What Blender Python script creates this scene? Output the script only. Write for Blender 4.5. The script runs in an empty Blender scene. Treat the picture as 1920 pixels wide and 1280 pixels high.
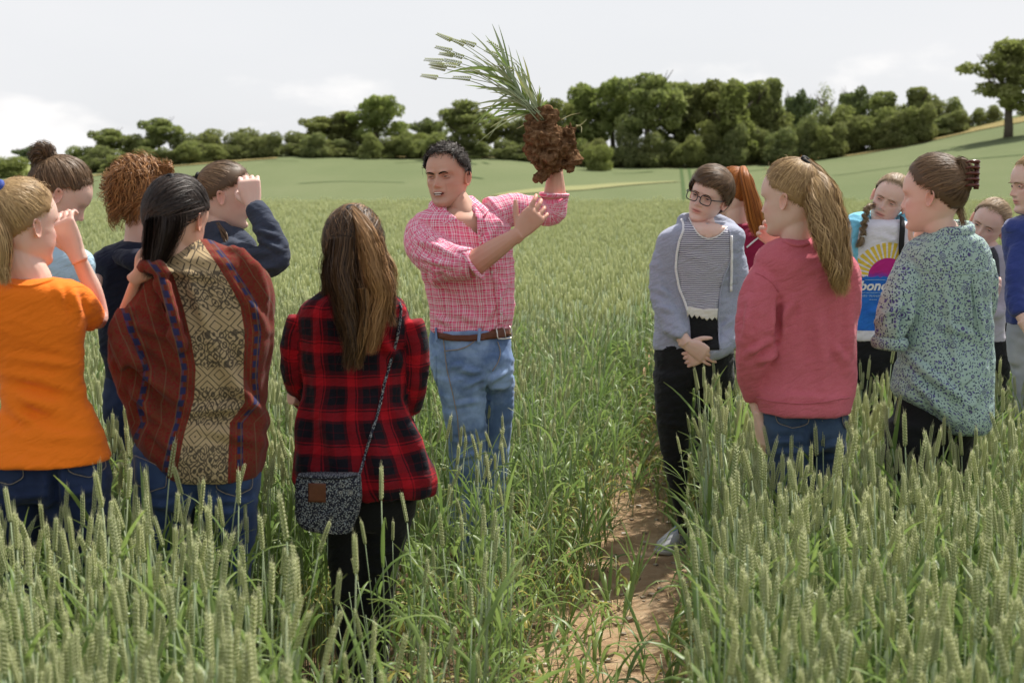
import bpy, math, random
import numpy as np
from mathutils import Vector, Matrix
from mathutils.bvhtree import BVHTree
from mathutils.kdtree import KDTree
from mathutils.geometry import delaunay_2d_cdt
random.seed(7); rng = np.random.default_rng(7)
sc = bpy.context.scene
col = sc.collection
# ------------------------------------------------------------------ camera
F = 2667.0                      # focal length in photograph pixels (1920 wide, 50 mm on 36 mm)
CAM_H = 1.6
PITCH = math.atan(310 / F)
cam_d = bpy.data.cameras.new('camera'); cam = bpy.data.objects.new('camera', cam_d); col.objects.link(cam)
cam.location = (0, 0, CAM_H); cam.rotation_euler = (math.pi / 2 - PITCH, 0, 0)
cam_d.lens = 50; cam_d.sensor_width = 36; cam_d.clip_end = 5000
cam_d.dof.use_dof = True; cam_d.dof.focus_distance = 5.2; cam_d.dof.aperture_fstop = 5.0
sc.camera = cam
# ------------------------------------------------------------------ light
SUN_EL, SUN_AZ = math.radians(58), math.radians(40)
w = bpy.data.worlds.new('World'); sc.world = w; w.use_nodes = True
nt = w.node_tree; nt.nodes.clear()
def wn(t, **k):
    n = nt.nodes.new(t)
    for a, b in k.items(): setattr(n, a, b)
    return n
out = wn('ShaderNodeOutputWorld'); bg = wn('ShaderNodeBackground'); nt.links.new(bg.outputs[0], out.inputs[0])
sky = wn('ShaderNodeTexSky', sky_type='NISHITA', sun_disc=False, sun_elevation=SUN_EL, sun_rotation=SUN_AZ, air_density=1.0, dust_density=2.5)
bg.inputs[1].default_value = 0.10
tc = wn('ShaderNodeTexCoord')
mp = wn('ShaderNodeMapping'); mp.inputs['Scale'].default_value = (1, 1, 3.2); nt.links.new(tc.outputs['Generated'], mp.inputs[0])
nz = wn('ShaderNodeTexNoise'); nz.inputs['Scale'].default_value = 2.2; nz.inputs['Detail'].default_value = 7; nz.inputs['Roughness'].default_value = .5
nt.links.new(mp.outputs[0], nz.inputs['Vector'])
cov = wn('ShaderNodeMapRange'); cov.inputs[1].default_value = .25; cov.inputs[2].default_value = .7; cov.inputs[3].default_value = .88; cov.inputs[4].default_value = 1.0
nt.links.new(nz.outputs[0], cov.inputs[0])
# veil of thin cloud; puffy cumulus tops low over the horizon
nz2 = wn('ShaderNodeTexNoise'); nz2.inputs['Scale'].default_value = 9; nz2.inputs['Detail'].default_value = 8; nz2.inputs['Roughness'].default_value = .48
mp2 = wn('ShaderNodeMapping'); mp2.inputs['Scale'].default_value = (1, 1, 2.4); mp2.inputs['Location'].default_value = (.37, .1, .13)
nt.links.new(tc.outputs['Generated'], mp2.inputs[0]); nt.links.new(mp2.outputs[0], nz2.inputs['Vector'])
sep = wn('ShaderNodeSeparateXYZ'); nt.links.new(tc.outputs['Generated'], sep.inputs[0])
low = wn('ShaderNodeMapRange', interpolation_type='SMOOTHSTEP'); low.inputs[1].default_value = .085; low.inputs[2].default_value = .015; low.inputs[3].default_value = 0; low.inputs[4].default_value = .13
nt.links.new(sep.outputs[2], low.inputs[0])
ad = wn('ShaderNodeMath', operation='ADD'); nt.links.new(nz2.outputs[0], ad.inputs[0]); nt.links.new(low.outputs[0], ad.inputs[1])
cum = wn('ShaderNodeMapRange', interpolation_type='SMOOTHSTEP'); cum.inputs[1].default_value = .63; cum.inputs[2].default_value = .77
nt.links.new(ad.outputs[0], cum.inputs[0])
veil = wn('ShaderNodeMix', data_type='RGBA'); veil.inputs['A'].default_value = (6.6, 6.75, 7.05, 1); veil.inputs['B'].default_value = (7.3, 7.3, 7.4, 1)
nt.links.new(nz.outputs[0], veil.inputs['Factor'])
el = wn('ShaderNodeMapRange', interpolation_type='SMOOTHSTEP'); el.inputs[1].default_value = .2; el.inputs[2].default_value = .75; el.inputs[3].default_value = 1; el.inputs[4].default_value = .45; nt.links.new(sep.outputs[2], el.inputs[0])
cv = wn('ShaderNodeMath', operation='MULTIPLY'); nt.links.new(cov.outputs[0], cv.inputs[0]); nt.links.new(el.outputs[0], cv.inputs[1])
m1 = wn('ShaderNodeMix', data_type='RGBA'); nt.links.new(cv.outputs[0], m1.inputs['Factor']); nt.links.new(sky.outputs[0], m1.inputs['A']); nt.links.new(veil.outputs['Result'], m1.inputs['B'])
m2 = wn('ShaderNodeMix', data_type='RGBA'); nt.links.new(cum.outputs[0], m2.inputs['Factor']); nt.links.new(m1.outputs['Result'], m2.inputs['A']); m2.inputs['B'].default_value = (8.1, 8.0, 7.95, 1)
nt.links.new(m2.outputs['Result'], bg.inputs[0])
sl = bpy.data.lights.new('sun', 'SUN'); sl.energy = 5.0; sl.angle = math.radians(2.0); sl.color = (1, .95, .87)
sun = bpy.data.objects.new('sun', sl); col.objects.link(sun)
sdir = Vector((math.sin(SUN_AZ) * math.cos(SUN_EL), math.cos(SUN_AZ) * math.cos(SUN_EL), math.sin(SUN_EL)))
sun.rotation_euler = sdir.to_track_quat('Z', 'Y').to_euler(); sun.location = sdir * 60
vs = sc.view_settings; vs.view_transform = 'Standard'; vs.look = 'None'; vs.exposure = 0.34; vs.gamma = 1; vs.use_curve_mapping = False
sc.cycles.max_bounces = 6; sc.cycles.transparent_max_bounces = 4; sc.cycles.use_denoising = True
# ------------------------------------------------------------------ helpers
SP, CP = math.sin(PITCH), math.cos(PITCH)
def P(px, py, d):
    """point at distance d (world Y) seen at photograph pixel px, py"""
    u = (px - 960) / F; v = (640 - py) / F
    t = d / (CP + v * SP)
    return np.array([u * t, d, CAM_H + (-SP + v * CP) * t])
def proj(V):
    V = np.asarray(V, float); z = V[..., 2] - CAM_H
    f = V[..., 1] * CP - z * SP; up = V[..., 1] * SP + z * CP
    return 960 + F * V[..., 0] / f, 640 - F * up / f
def ground(px, py):
    u = (px - 960) / F; v = (640 - py) / F
    t = CAM_H / (SP - v * CP)
    return np.array([u * t, (CP + v * SP) * t, 0.0])
def unit(v):
    v = np.asarray(v, float); return v / (np.linalg.norm(v, axis=-1, keepdims=True) + 1e-12)
def hash3(i, j, k):
    h = (i * 374761393 + j * 668265263 + k * 1274126177) & 0xffffffff
    h = ((h ^ (h >> 13)) * 1274126177) & 0xffffffff
    return ((h ^ (h >> 16)) & 0xffff) / 32767.5 - 1
def noise3(p):
    p = np.asarray(p, float); i = np.floor(p).astype(np.int64); f = p - i; f = f * f * (3 - 2 * f)
    r = 0
    for a in (0, 1):
        for b in (0, 1):
            for c in (0, 1):
                wgt = (f[..., 0] if a else 1 - f[..., 0]) * (f[..., 1] if b else 1 - f[..., 1]) * (f[..., 2] if c else 1 - f[..., 2])
                r = r + wgt * hash3(i[..., 0] + a, i[..., 1] + b, i[..., 2] + c)
    return r
def fbm(p, o=3):
    p = np.asarray(p, float); r = 0; a = 1
    for k in range(o): r = r + a * noise3(p + 17.3 * k); p = p * 2.03; a *= .5
    return r
def mesh(name, V, Fc, mats=(), smooth=True):
    me = bpy.data.meshes.new(name)
    V = np.asarray(V, np.float32)
    if isinstance(Fc, np.ndarray):
        nf, k = Fc.shape
        me.vertices.add(len(V)); me.vertices.foreach_set('co', V.ravel())
        me.loops.add(nf * k); me.loops.foreach_set('vertex_index', Fc.ravel().astype(np.int32))
        me.polygons.add(nf); me.polygons.foreach_set('loop_start', np.arange(0, nf * k, k, dtype=np.int32))
        me.update(calc_edges=True)
    else:
        me.from_pydata([tuple(map(float, v)) for v in V], [], Fc)
    if smooth: me.polygons.foreach_set('use_smooth', np.ones(len(me.polygons), bool))
    for m in mats: me.materials.append(m)
    return me
def obj(name, me, parent=None, loc=None, kind=None):
    o = bpy.data.objects.new(name, me); col.objects.link(o)
    if parent is not None: o.parent = parent
    if loc is not None: o.location = loc
    if kind: o['kind'] = kind
    return o
def thing(name, label, cat, loc=(0, 0, 0), group=None):
    o = bpy.data.objects.new(name, None); col.objects.link(o); o.location = loc; o.empty_display_size = .1
    o['label'] = label; o['category'] = cat
    if group: o['group'] = group
    return o
def attr(me, name, data, typ='FLOAT_VECTOR'):
    a = me.attributes.new(name, typ, 'POINT'); data = np.asarray(data, np.float32)
    a.data.foreach_set('color' if 'COLOR' in typ else ('vector' if typ == 'FLOAT_VECTOR' else 'value'), data.ravel())
class Geo:
    """collects pieces of one mesh"""
    def __init__(s): s.V = []; s.F = []; s.n = 0; s.M = []
    def add(s, V, Fc, mi=0):
        s.V.append(np.asarray(V, float)); s.F += [tuple(int(i) + s.n for i in f) for f in Fc]; s.M += [mi] * len(Fc); s.n += len(V); return s
    def verts(s): return np.concatenate(s.V)
    def mesh(s, name, mats=(), smooth=True, origin=(0, 0, 0)):
        me = mesh(name, s.verts() - np.asarray(origin, float), s.F, mats, smooth)
        if len(mats) > 1: me.polygons.foreach_set('material_index', np.array(s.M, np.int32))
        return me
def crom(A, n):
    """Catmull-Rom resample of the rows of A to n rows per span"""
    A = np.asarray(A, float); m = len(A)
    if m < 3: 
        t = np.linspace(0, 1, n * (m - 1) + 1)[:, None]; return A[0] * (1 - t) + A[-1] * t
    Q = np.vstack([2 * A[0] - A[1], A, 2 * A[-1] - A[-2]]); o = []
    for i in range(m - 1):
        p0, p1, p2, p3 = Q[i:i + 4]
        for k in range(n):
            t = k / n
            o.append(.5 * (2 * p1 + (p2 - p0) * t + (2 * p0 - 5 * p1 + 4 * p2 - p3) * t * t + (3 * p1 - p0 - 3 * p2 + p3) * t ** 3))
    o.append(A[-1]); return np.array(o)
def loft(C, AX, AY, n=20, ex=2.0, cap=True):
    """rings with centres C and half axes AX, AY (vectors); returns verts, faces"""
    a = np.linspace(0, 2 * np.pi, n, endpoint=False); c, s = np.cos(a), np.sin(a)
    c = np.sign(c) * np.abs(c) ** (2 / ex); s = np.sign(s) * np.abs(s) ** (2 / ex)
    V = (C[:, None] + AX[:, None] * c[None, :, None] + AY[:, None] * s[None, :, None]).reshape(-1, 3)
    m = len(C); Fc = [(r * n + i, r * n + (i + 1) % n, (r + 1) * n + (i + 1) % n, (r + 1) * n + i) for r in range(m - 1) for i in range(n)]
    if cap:
        V = np.vstack([V, C[:1], C[-1:]]); b = m * n
        Fc += [(b, (i + 1) % n, i) for i in range(n)] + [(b + 1, (m - 1) * n + i, (m - 1) * n + (i + 1) % n) for i in range(n)]
    # outward orientation
    r = m // 2; q = Fc[min(r, m - 2) * n]
    nrm = np.cross(V[q[1]] - V[q[0]], V[q[2]] - V[q[0]])
    if np.dot(nrm, V[q[0]] - C[min(r, m - 2)]) < 0: Fc = [f[::-1] for f in Fc]
    return V, Fc
def tube(C, R, n=10, sub=1, flat=1.0, ref=None, cap=True):
    """round tube through C with radii R; flat squeezes it along ref"""
    C = np.asarray(C, float); R = np.broadcast_to(np.asarray(R, float), (len(C),))
    if sub > 1:
        X = crom(np.column_stack([C, R]), sub); C, R = X[:, :3], np.maximum(X[:, 3], 1e-5)
    T = unit(np.gradient(C, axis=0)); up = np.asarray(ref if ref is not None else (0.31, -.9, .23), float)
    AX = []; AY = []
    x = None
    for i in range(len(C)):
        x = np.cross(T[i], up) if (x is None or ref is not None) else x - T[i] * np.dot(x, T[i])
        if np.linalg.norm(x) < 1e-4: x = np.cross(T[i], (0.9, .1, .4))
        x = unit(x); y = np.cross(T[i], x); AX.append(x * R[i]); AY.append(y * R[i] * flat)
    return loft(C, np.array(AX), np.array(AY), n, cap=cap)
# ------------------------------------------------------------------ material kit
class Mat:
    def __init__(s, name, rough=.7, spec=.3):
        s.m = bpy.data.materials.new(name); s.m.use_nodes = True; s.t = s.m.node_tree
        s.b = s.t.nodes['Principled BSDF']; s.set('Roughness', rough); s.set('Specular IOR Level', spec)
    def set(s, k, v):
        i = s.b.inputs[k]
        if isinstance(v, bpy.types.NodeSocket): s.t.links.new(v, i)
        else: i.default_value = (*v, 1) if (isinstance(v, tuple) and len(v) == 3 and i.type == 'RGBA') else v
        return s
    def n(s, t, ins=None, **k):
        n = s.t.nodes.new(t)
        for a, b in k.items(): setattr(n, a, b)
        for a, b in (ins or {}).items():
            if isinstance(b, bpy.types.NodeSocket): s.t.links.new(b, n.inputs[a])
            else: n.inputs[a].default_value = (*b, 1) if (isinstance(b, tuple) and len(b) == 3 and n.inputs[a].type == 'RGBA') else b
        return n
    def attr(s, name, out='Vector'): return s.n('ShaderNodeAttribute', attribute_name=name).outputs[out]
    def math(s, op, a, b=0.0, c=0.0): return s.n('ShaderNodeMath', {0: a, 1: b, 2: c}, operation=op).outputs[0]
    def mix(s, f, a, b, mode='MIX'):
        n = s.n('ShaderNodeMix', data_type='RGBA', blend_type=mode)
        for k, v in (('Factor', f), ('A', a), ('B', b)):
            if isinstance(v, bpy.types.NodeSocket): s.t.links.new(v, n.inputs[k])
            else: n.inputs[k].default_value = (*v, 1) if isinstance(v, tuple) else v
        return n.outputs['Result']
    def noise(s, scale, vec=None, detail=3, rough=.55, out=0):
        n = s.n('ShaderNodeTexNoise', {'Scale': scale, 'Detail': detail, 'Roughness': rough})
        if vec is not None: s.t.links.new(vec, n.inputs['Vector'])
        return n.outputs[out]
    def rng(s, x, a, b, c=0.0, d=1.0): return s.n('ShaderNodeMapRange', {0: x, 1: a, 2: b, 3: c, 4: d}, interpolation_type='SMOOTHSTEP').outputs[0]
    def ramp(s, x, stops, interp='LINEAR'):
        n = s.n('ShaderNodeValToRGB', {0: x}); r = n.color_ramp; r.interpolation = interp
        while len(r.elements) < len(stops): r.elements.new(.5)
        for e, (p, c) in zip(r.elements, stops): e.position = p; e.color = (*c, 1)
        return n.outputs[0]
    def obj(s): return s.n('ShaderNodeTexCoord').outputs['Object']
    def xyz(s, v): return s.n('ShaderNodeSeparateXYZ', {0: v}).outputs
    def comb(s, x, y, z=0.0): return s.n('ShaderNodeCombineXYZ', {0: x, 1: y, 2: z}).outputs[0]
    def bump(s, h, strength=.3, dist=.01):
        s.t.links.new(s.n('ShaderNodeBump', {'Strength': strength, 'Distance': dist, 'Height': h}).outputs[0], s.b.inputs['Normal']); return s
    def rand(s): return s.n('ShaderNodeObjectInfo').outputs['Random']
def plain(name, c, rough=.7, spec=.3, var=.12, scale=40, bump=0, metal=0):
    m = Mat(name, rough, spec); v = m.obj()
    m.set('Base Color', m.mix(m.noise(scale, v), tuple(x * (1 - var) for x in c), tuple(min(1, x * (1 + var)) for x in c)))
    if bump: m.bump(m.noise(scale * 3, v), bump, .004)
    m.set('Metallic', metal)
    return m.m
# ------------------------------------------------------------------ land
FAR = 180.0
BASE_PX = np.array([-400, 0, 150, 320, 540, 800, 960, 1100, 1290, 1450, 1600, 1700, 1800, 1920, 2300])
BASE_PY = np.array([345, 333, 322, 303, 287, 292, 292, 306, 308, 302, 282, 262, 240, 212, 160])
def far_z(x, y):
    px = 960 + F * x / np.maximum(y, 40)
    return CAM_H + (330 - np.interp(px, BASE_PX, BASE_PY)) / F * FAR
def sstep(a, b, x):
    t = np.clip((x - a) / (b - a), 0, 1); return t * t * (3 - 2 * t)
def land(x, y):
    x = np.asarray(x, float); y = np.asarray(y, float)
    dip = -1.5 * sstep(40, 74, y)
    z = dip + (far_z(x, y) + 1.5) * np.clip((y - 74) / (FAR - 74), 0, 1) ** 1.15
    z = z + np.clip(y - FAR, 0, 400) * (.012 + .03 * np.clip(x / np.maximum(y, 1), 0, .5))
    return np.where(y < 40, 0, z)
ys = np.concatenate([np.linspace(-30, 0, 6), np.linspace(2, 40, 24), np.linspace(42, 200, 160), np.geomspace(206, 3200, 26)])
us = np.linspace(-1, 1, 201)
X = us[None, :] * (np.maximum(ys, 8)[:, None] * .75 + 25); Y = np.repeat(ys[:, None], 201, 1)
Z = land(X, Y)
nr, nc = X.shape
idx = np.arange(nr * nc).reshape(nr, nc)
quads = np.stack([idx[:-1, :-1], idx[:-1, 1:], idx[1:, 1:], idx[1:, :-1]], -1).reshape(-1, 4)
m = Mat('field_ground', .95, .05); v = m.obj(); sx, sy, sz = m.xyz(v)
soil = m.ramp(m.noise(9, v, 6, .65), [(.25, (.075, .05, .03)), (.55, (.17, .115, .07)), (.8, (.27, .2, .13))])
cropv = m.comb(m.math('MULTIPLY', sx, 1.0), m.math('MULTIPLY', sy, .35), sz)
crop = m.ramp(m.noise(.09, cropv, 5, .6), [(.3, (.128, .152, .075)), (.5, (.147, .168, .085)), (.7, (.165, .182, .096))])
crop = m.mix(m.rng(m.noise(6, v, 4, .7), .35, .7), crop, m.mix(.5, crop, (.12, .17, .06)))
hill = m.mix(m.noise(.02, v), (.22, .26, .08), (.26, .27, .11))
c = m.mix(m.rng(sy, 36, 48), soil, crop); c = m.mix(m.rng(sy, 186, 192), c, hill)
m.set('Base Color', c); m.bump(m.noise(14, v, 6, .7), .8, .05)
g = obj('ground', mesh('ground', np.stack([X, Y, Z], -1).reshape(-1, 3), quads, [m.m]), kind='structure')
def strip(name, pts, wid, mat, lift, n=8):
    """sheet laid along a polyline of ground points"""
    C = crom(np.asarray(pts, float), n); T = np.gradient(C, axis=0); N = unit(np.column_stack([T[:, 1], -T[:, 0]]))
    W = np.broadcast_to(np.asarray(wid, float), (len(pts),)); W = np.interp(np.linspace(0, 1, len(C)), np.linspace(0, 1, len(pts)), W)
    V = []
    k = 7
    for j in range(k):
        q = C + N * (W * (j / (k - 1) - .5))[:, None]; V.append(np.column_stack([q, land(q[:, 0], q[:, 1]) + lift]))
    V = np.stack(V, 1); ii = np.arange(V.shape[0] * k).reshape(-1, k)
    q = np.stack([ii[:-1, :-1], ii[:-1, 1:], ii[1:, 1:], ii[1:, :-1]], -1).reshape(-1, 4)
    return obj(name, mesh(name, V.reshape(-1, 3), q, [mat]), kind='structure')
# bare wheel track that the group stands round
PATH_K = .124
def path_x(d): return .37 + (d - 4.5) * PATH_K
m = Mat('trodden_earth', .95, .08); v = m.obj()
c = m.ramp(m.noise(7, v, 8, .7), [(.28, (.26, .16, .09)), (.5, (.46, .31, .185)), (.72, (.60, .45, .30))])
c = m.mix(m.rng(m.noise(55, v, 3, .6), .58, .7), c, (.40, .34, .22)); m.set('Base Color', c); m.bump(m.noise(60, v, 8, .8), .8, .02)
strip('path', [(path_x(d), d) for d in (1.0, 3, 5, 8, 12, 18, 26, 38)], [.55, .55, .62, .62, .5, .4, .4, .4], m.m, .006)
def far_pt(px, py):
    """where the view through a pixel meets the far slope"""
    dd = np.linspace(80, 260, 1500); pts = np.array([P(px, py, d) for d in dd[::3]])
    h = land(pts[:, 0], pts[:, 1]) - pts[:, 2]; k = np.argmax(h > 0)
    return pts[k][:2] if h[k] > 0 else pts[-1][:2]
dk = Mat('wheel_rut_green', .95, .05); dk.set('Base Color', dk.mix(dk.noise(1.2, dk.obj()), (.05, .085, .03), (.085, .125, .05))); dk = dk.m
strip('wheel_track', [far_pt(1284, 386), far_pt(1281, 350), far_pt(1277, 314)], .32, dk, .05)
strip('wheel_track', [far_pt(1303, 386), far_pt(1298, 350), far_pt(1291, 314)], .32, dk, .05)
for pts in ([(498, 304), (530, 302), (560, 303)], [(880, 306), (893, 309)], [(905, 305), (916, 308)], [(880, 332), (905, 336)], [(1150, 326), (1190, 325), (1225, 322)], [(1400, 322), (1450, 317), (1500, 308)],
            [(1780, 278), (1850, 268), (1930, 254)], [(740, 306), (800, 304)], [(560, 345), (640, 341), (760, 343)], [(1560, 330), (1700, 312), (1930, 290)]):
    strip('wheel_track', [far_pt(*p) for p in pts], .4, dk, .05)
mg = Mat('dry_margin_grass', .95, .05); mv = mg.obj()
mg.set('Base Color', mg.ramp(mg.noise(.5, mv, 6, .7), [(.3, (.17, .18, .06)), (.5, (.34, .27, .12)), (.65, (.27, .25, .09)), (.8, (.42, .36, .2))])); mg.bump(mg.noise(5, mv, 5), 1, .3); mg = mg.m
strip('field_margin', [far_pt(*p) for p in ((120, 336), (250, 321), (400, 306), (520, 297))], 3.0, mg, .09)
strip('field_margin', [far_pt(*p) for p in ((640, 294), (760, 296), (900, 296), (1010, 300))], 2.4, mg, .09)
strip('field_margin', [far_pt(*p) for p in ((1100, 313), (1250, 315), (1400, 310), (1500, 302), (1600, 291), (1700, 272), (1800, 249), (1930, 222))], [2, 2, 3, 3, 4, 6, 8, 9], mg, .09)
thin = Mat('thin_yellowing_crop', .95, .05); thin.set('Base Color', thin.mix(thin.noise(.6, thin.obj(), 5, .7), (.20, .225, .10), (.29, .27, .13)))
strip('thin_crop', [far_pt(*p) for p in ((930, 368), (1050, 356), (1160, 347), (1270, 341))], [1.0, 3.0, 3.0, 1], thin.m, .07)
# ------------------------------------------------------------------ trees
def leaf_mat(name, a, b, tr=.45):
    m = Mat(name, .75, .15); r = m.n('ShaderNodeObjectInfo').outputs['Random']
    f = m.attr('tone', 'Fac'); c = m.mix(f, a, b)
    c = m.mix(m.math('MULTIPLY', r, .5), c, (.25, .235, .085))
    m.set('Base Color', c)
    t = m.n('ShaderNodeBsdfTranslucent', {0: m.mix(.35, c, (.25, .35, .05))}); mx = m.n('ShaderNodeMixShader', {0: tr, 1: m.b.outputs[0], 2: t.outputs[0]})
    m.t.links.new(mx.outputs[0], m.t.nodes['Material Output'].inputs[0]); return m.m
LEAF = [leaf_mat('oak_leaf', (.15, .18, .07), (.38, .41, .155)), leaf_mat('ash_leaf', (.17, .22, .065), (.38, .43, .15)), leaf_mat('thorn_leaf', (.135, .16, .07), (.33, .345, .155)), leaf_mat('far_leaf', (.075, .105, .06), (.13, .165, .09))]
BARK = plain('bark', (.10, .085, .065), .95, .05, .35, 3)
def crown_mesh(seed, blobs, n, size, sparse=0.0):
    r = np.random.default_rng(seed); V = []; tone = []
    w_ = np.array([b[3] * b[4] for b in blobs]) ** 1.0; cnt = (n * w_ / w_.sum()).astype(int)
    for (x, y, z, rx, rz), k in zip(blobs, cnt):
        d = unit(r.normal(size=(k, 3))); rad = r.uniform(.62, 1.0, k) ** .7
        lump = 1 + .28 * noise3(d * 2.6 + seed * 3.1 + x) + .16 * noise3(d * 6 + seed)
        c = np.array([x, y, z]) + d * np.array([rx, rx, rz]) * (rad * lump)[:, None]
        if sparse:
            keep = noise3(c * 1.1 + seed) > sparse - .9; c = c[keep]; d = d[keep]
        k = len(c); s = r.uniform(.6, 1.4, k) * size
        a = unit(r.normal(size=(k, 3))); b = unit(np.cross(a, unit(r.normal(size=(k, 3)) + d * .8)))
        e = np.cross(a, b)
        q = np.stack([c - a * s[:, None], c - b * s[:, None] * .55 + e * s[:, None] * .2, c + a * s[:, None], c + b * s[:, None] * .55 + e * s[:, None] * .15], 1)
        V.append(q.reshape(-1, 3)); tone.append(np.repeat(np.clip(.45 + .5 * noise3(c * .9 + 5) + r.normal(0, .18, k), 0, 1), 4))
    V = np.concatenate(V); return V, np.arange(len(V)).reshape(-1, 4), np.concatenate(tone)
def trunk_geo(seed, h, r0, limbs, hc):
    r = random.Random(seed); G = Geo(); z = np.linspace(-.3, hc, 6)
    C = np.array([(math.sin(q * 1.3 + seed) * .03 * h * q / hc, math.cos(q + seed) * .02 * h * q / hc, q) for q in z])
    G.add(*tube(C, np.linspace(r0 * 1.25, r0 * .6, 6), 8))
    for i in range(limbs):
        a = i * 2.4 + r.random(); b = C[3 + i % 3]; L = h * r.uniform(.25, .42); up = r.uniform(.5, 1.2)
        pts = [b, b + np.array([math.cos(a) * L * .4, math.sin(a) * L * .4, L * .35 * up]), b + np.array([math.cos(a + .3) * L * .75, math.sin(a + .3) * L * .75, L * .8 * up])]
        G.add(*tube(pts, [r0 * .5, r0 * .3, r0 * .08], 6, 3))
        e = np.array(pts[1]); a2 = a + r.uniform(-1, 1)
        G.add(*tube([e, e + np.array([math.cos(a2) * L * .35, math.sin(a2) * L * .35, L * .5])], [r0 * .25, r0 * .06], 5))
    return G
# variants, 10 m tall
def blobs(seed, kind):
    r = np.random.default_rng(seed); B = []
    if kind == 'round':
        B.append((0, 0, 6.0, 2.0, 2.2))
        for i in range(22):
            a = i * 2.4; z = r.uniform(3.2, 8.8); q = r.uniform(.9, 3.3) * math.sqrt(max(.05, 1 - ((z - 5.6) / 3.9) ** 2)); B.append((math.cos(a) * q, math.sin(a) * q, z, r.uniform(.8, 1.4), r.uniform(.6, 1.1)))
    elif kind == 'tall':
        for i in range(24):
            a = i * 2.4; z = 1.8 + i * .31; q = r.uniform(.3, 2.1) * (1.15 - i / 32); B.append((math.cos(a) * q, math.sin(a) * q, z, r.uniform(.7, 1.35), r.uniform(.6, 1.2)))
    elif kind == 'bush':
        for i in range(12):
            a = i * 2.4; q = r.uniform(.2, 3.2); B.append((math.cos(a) * q, math.sin(a) * q, r.uniform(1.4, 7.8) * (1.1 - q / 7), r.uniform(1.6, 2.4), r.uniform(1.4, 2.2)))
    elif kind == 'open':
        for i in range(30):
            a = i * 2.4; z = r.uniform(3.4, 9.0); q = r.uniform(.3, 3.6) * math.sin(min(1, (10.2 - z) / 3.6) * 1.5); B.append((math.cos(a) * q, math.sin(a) * q, z, r.uniform(.8, 1.5), r.uniform(.5, 1.0)))
    return B
TREE = {}
for name, kind, seed, n, sz, lm, sp, limbs in (('round', 'round', 1, 9000, .22, 0, .12, 6), ('round2', 'round', 12, 8500, .21, 1, .2, 6), ('round3', 'round', 33, 7500, .22, 3, .15, 6), ('tall', 'tall', 3, 9000, .22, 0, .1, 4), ('tall2', 'tall', 14, 9000, .21, 1, .15, 4),
                                           ('bush', 'bush', 5, 8500, .25, 0, 0, 3), ('bush2', 'bush', 26, 8500, .25, 2, 0, 3), ('bush3', 'bush', 37, 7000, .25, 1, 0, 3), ('open', 'open', 21, 9000, .21, 0, .3, 11), ('thin', 'tall', 8, 900, .2, 2, .4, 9)):
    V, q, tone = crown_mesh(seed, blobs(seed, kind), n, sz, sp)
    cm = mesh('crown', V, q, [LEAF[lm]], smooth=False); attr(cm, 'tone', tone, 'FLOAT')
    tm = trunk_geo(seed, 10, .34 if kind != 'bush' else .2, limbs, 6.2 if kind != 'bush' else 4.2).mesh('trunk', [BARK])
    TREE[name] = (cm, tm, V[:, 0].min(), V[:, 0].max(), V[:, 2].max())
def tree(var, px, base, top, hw, d, label, group=None, cat='tree', name='field_tree'):
    cm, tm, x0, x1, zt = TREE[var]
    b = P(px, base, d); z = float(land(b[0], b[1])); t = P(px, top, d)
    H = max(1.2, t[2] - z); s = H / zt; sx = hw * 2 * d / F / (x1 - x0)
    r = thing(name, label, cat, (b[0], b[1], z - .1), group)
    r.scale = (sx, sx, s); r.rotation_euler = (0, 0, random.choice((0, math.pi)) + random.uniform(-.25, .25))
    obj('crown', cm, r); obj('trunk', tm, r); return r
G1, G2, G3, G4 = 'trees of the left hedgerow', 'trees of the hedgerow behind the man', 'trees of the dense wood', 'trees of the right hedgerow'
ORD = ('first', 'second', 'third', 'fourth', 'fifth', 'sixth', 'seventh', 'eighth', 'ninth', 'tenth'); nth = -1
L1, L2, L3, L4 = 'dark green tree in the low hedgerow above the heads of the left group', 'dark green tree in the hedgerow behind the man in the pink shirt', 'tall full tree in the dense wood right of the raised soil clod', 'scrubby green tree in the hedgerow running up to the tall open tree'
for a in (('bush3', 20, 330, 290, 40), ('bush', 105, 322, 288, 30), ('bush3', 150, 316, 270, 30), ('round', 205, 312, 237, 46), ('bush', 255, 308, 248, 36), ('bush2', 350, 300, 246, 38), ('bush', 400, 297, 238, 42), ('bush2', 458, 292, 236, 46), ('bush2', 503, 288, 247, 30)):
    nth += 1; tree(*a, 176, '%s tree along the left hedgerow counting from the pale distant tree by the bun' % ORD[nth], G1)
nth = -1
tree('round3', 62, 326, 272, 40, 260, 'pale distant tree low over the bun of the girl in light blue')
tree('round', 300, 302, 217, 46, 176, 'rounded tree standing highest in the hedgerow above the curly-haired girl')
for a in (('bush2', 562, 288, 248, 30), ('round', 600, 290, 214, 48), ('tall', 648, 290, 206, 44), ('bush', 752, 292, 238, 40), ('bush3', 780, 292, 246, 34), ('round', 930, 290, 215, 44), ('bush2', 985, 292, 205, 42)):
    nth += 1; tree(*a, 178, '%s dark tree along the hedgerow behind the man counting from its gap' % ORD[nth], G2)
nth = -1
tree('round2', 706, 292, 173, 62, 176, 'large pale green tree rising above the hedgerow left of the man')
tree('round3', 805, 290, 217, 40, 250, 'bluish distant tree behind the hedgerow left of the man\'s head')
tree('open', 872, 293, 183, 56, 174, 'dark tree with a bare trunk right behind the man\'s head')
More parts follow.
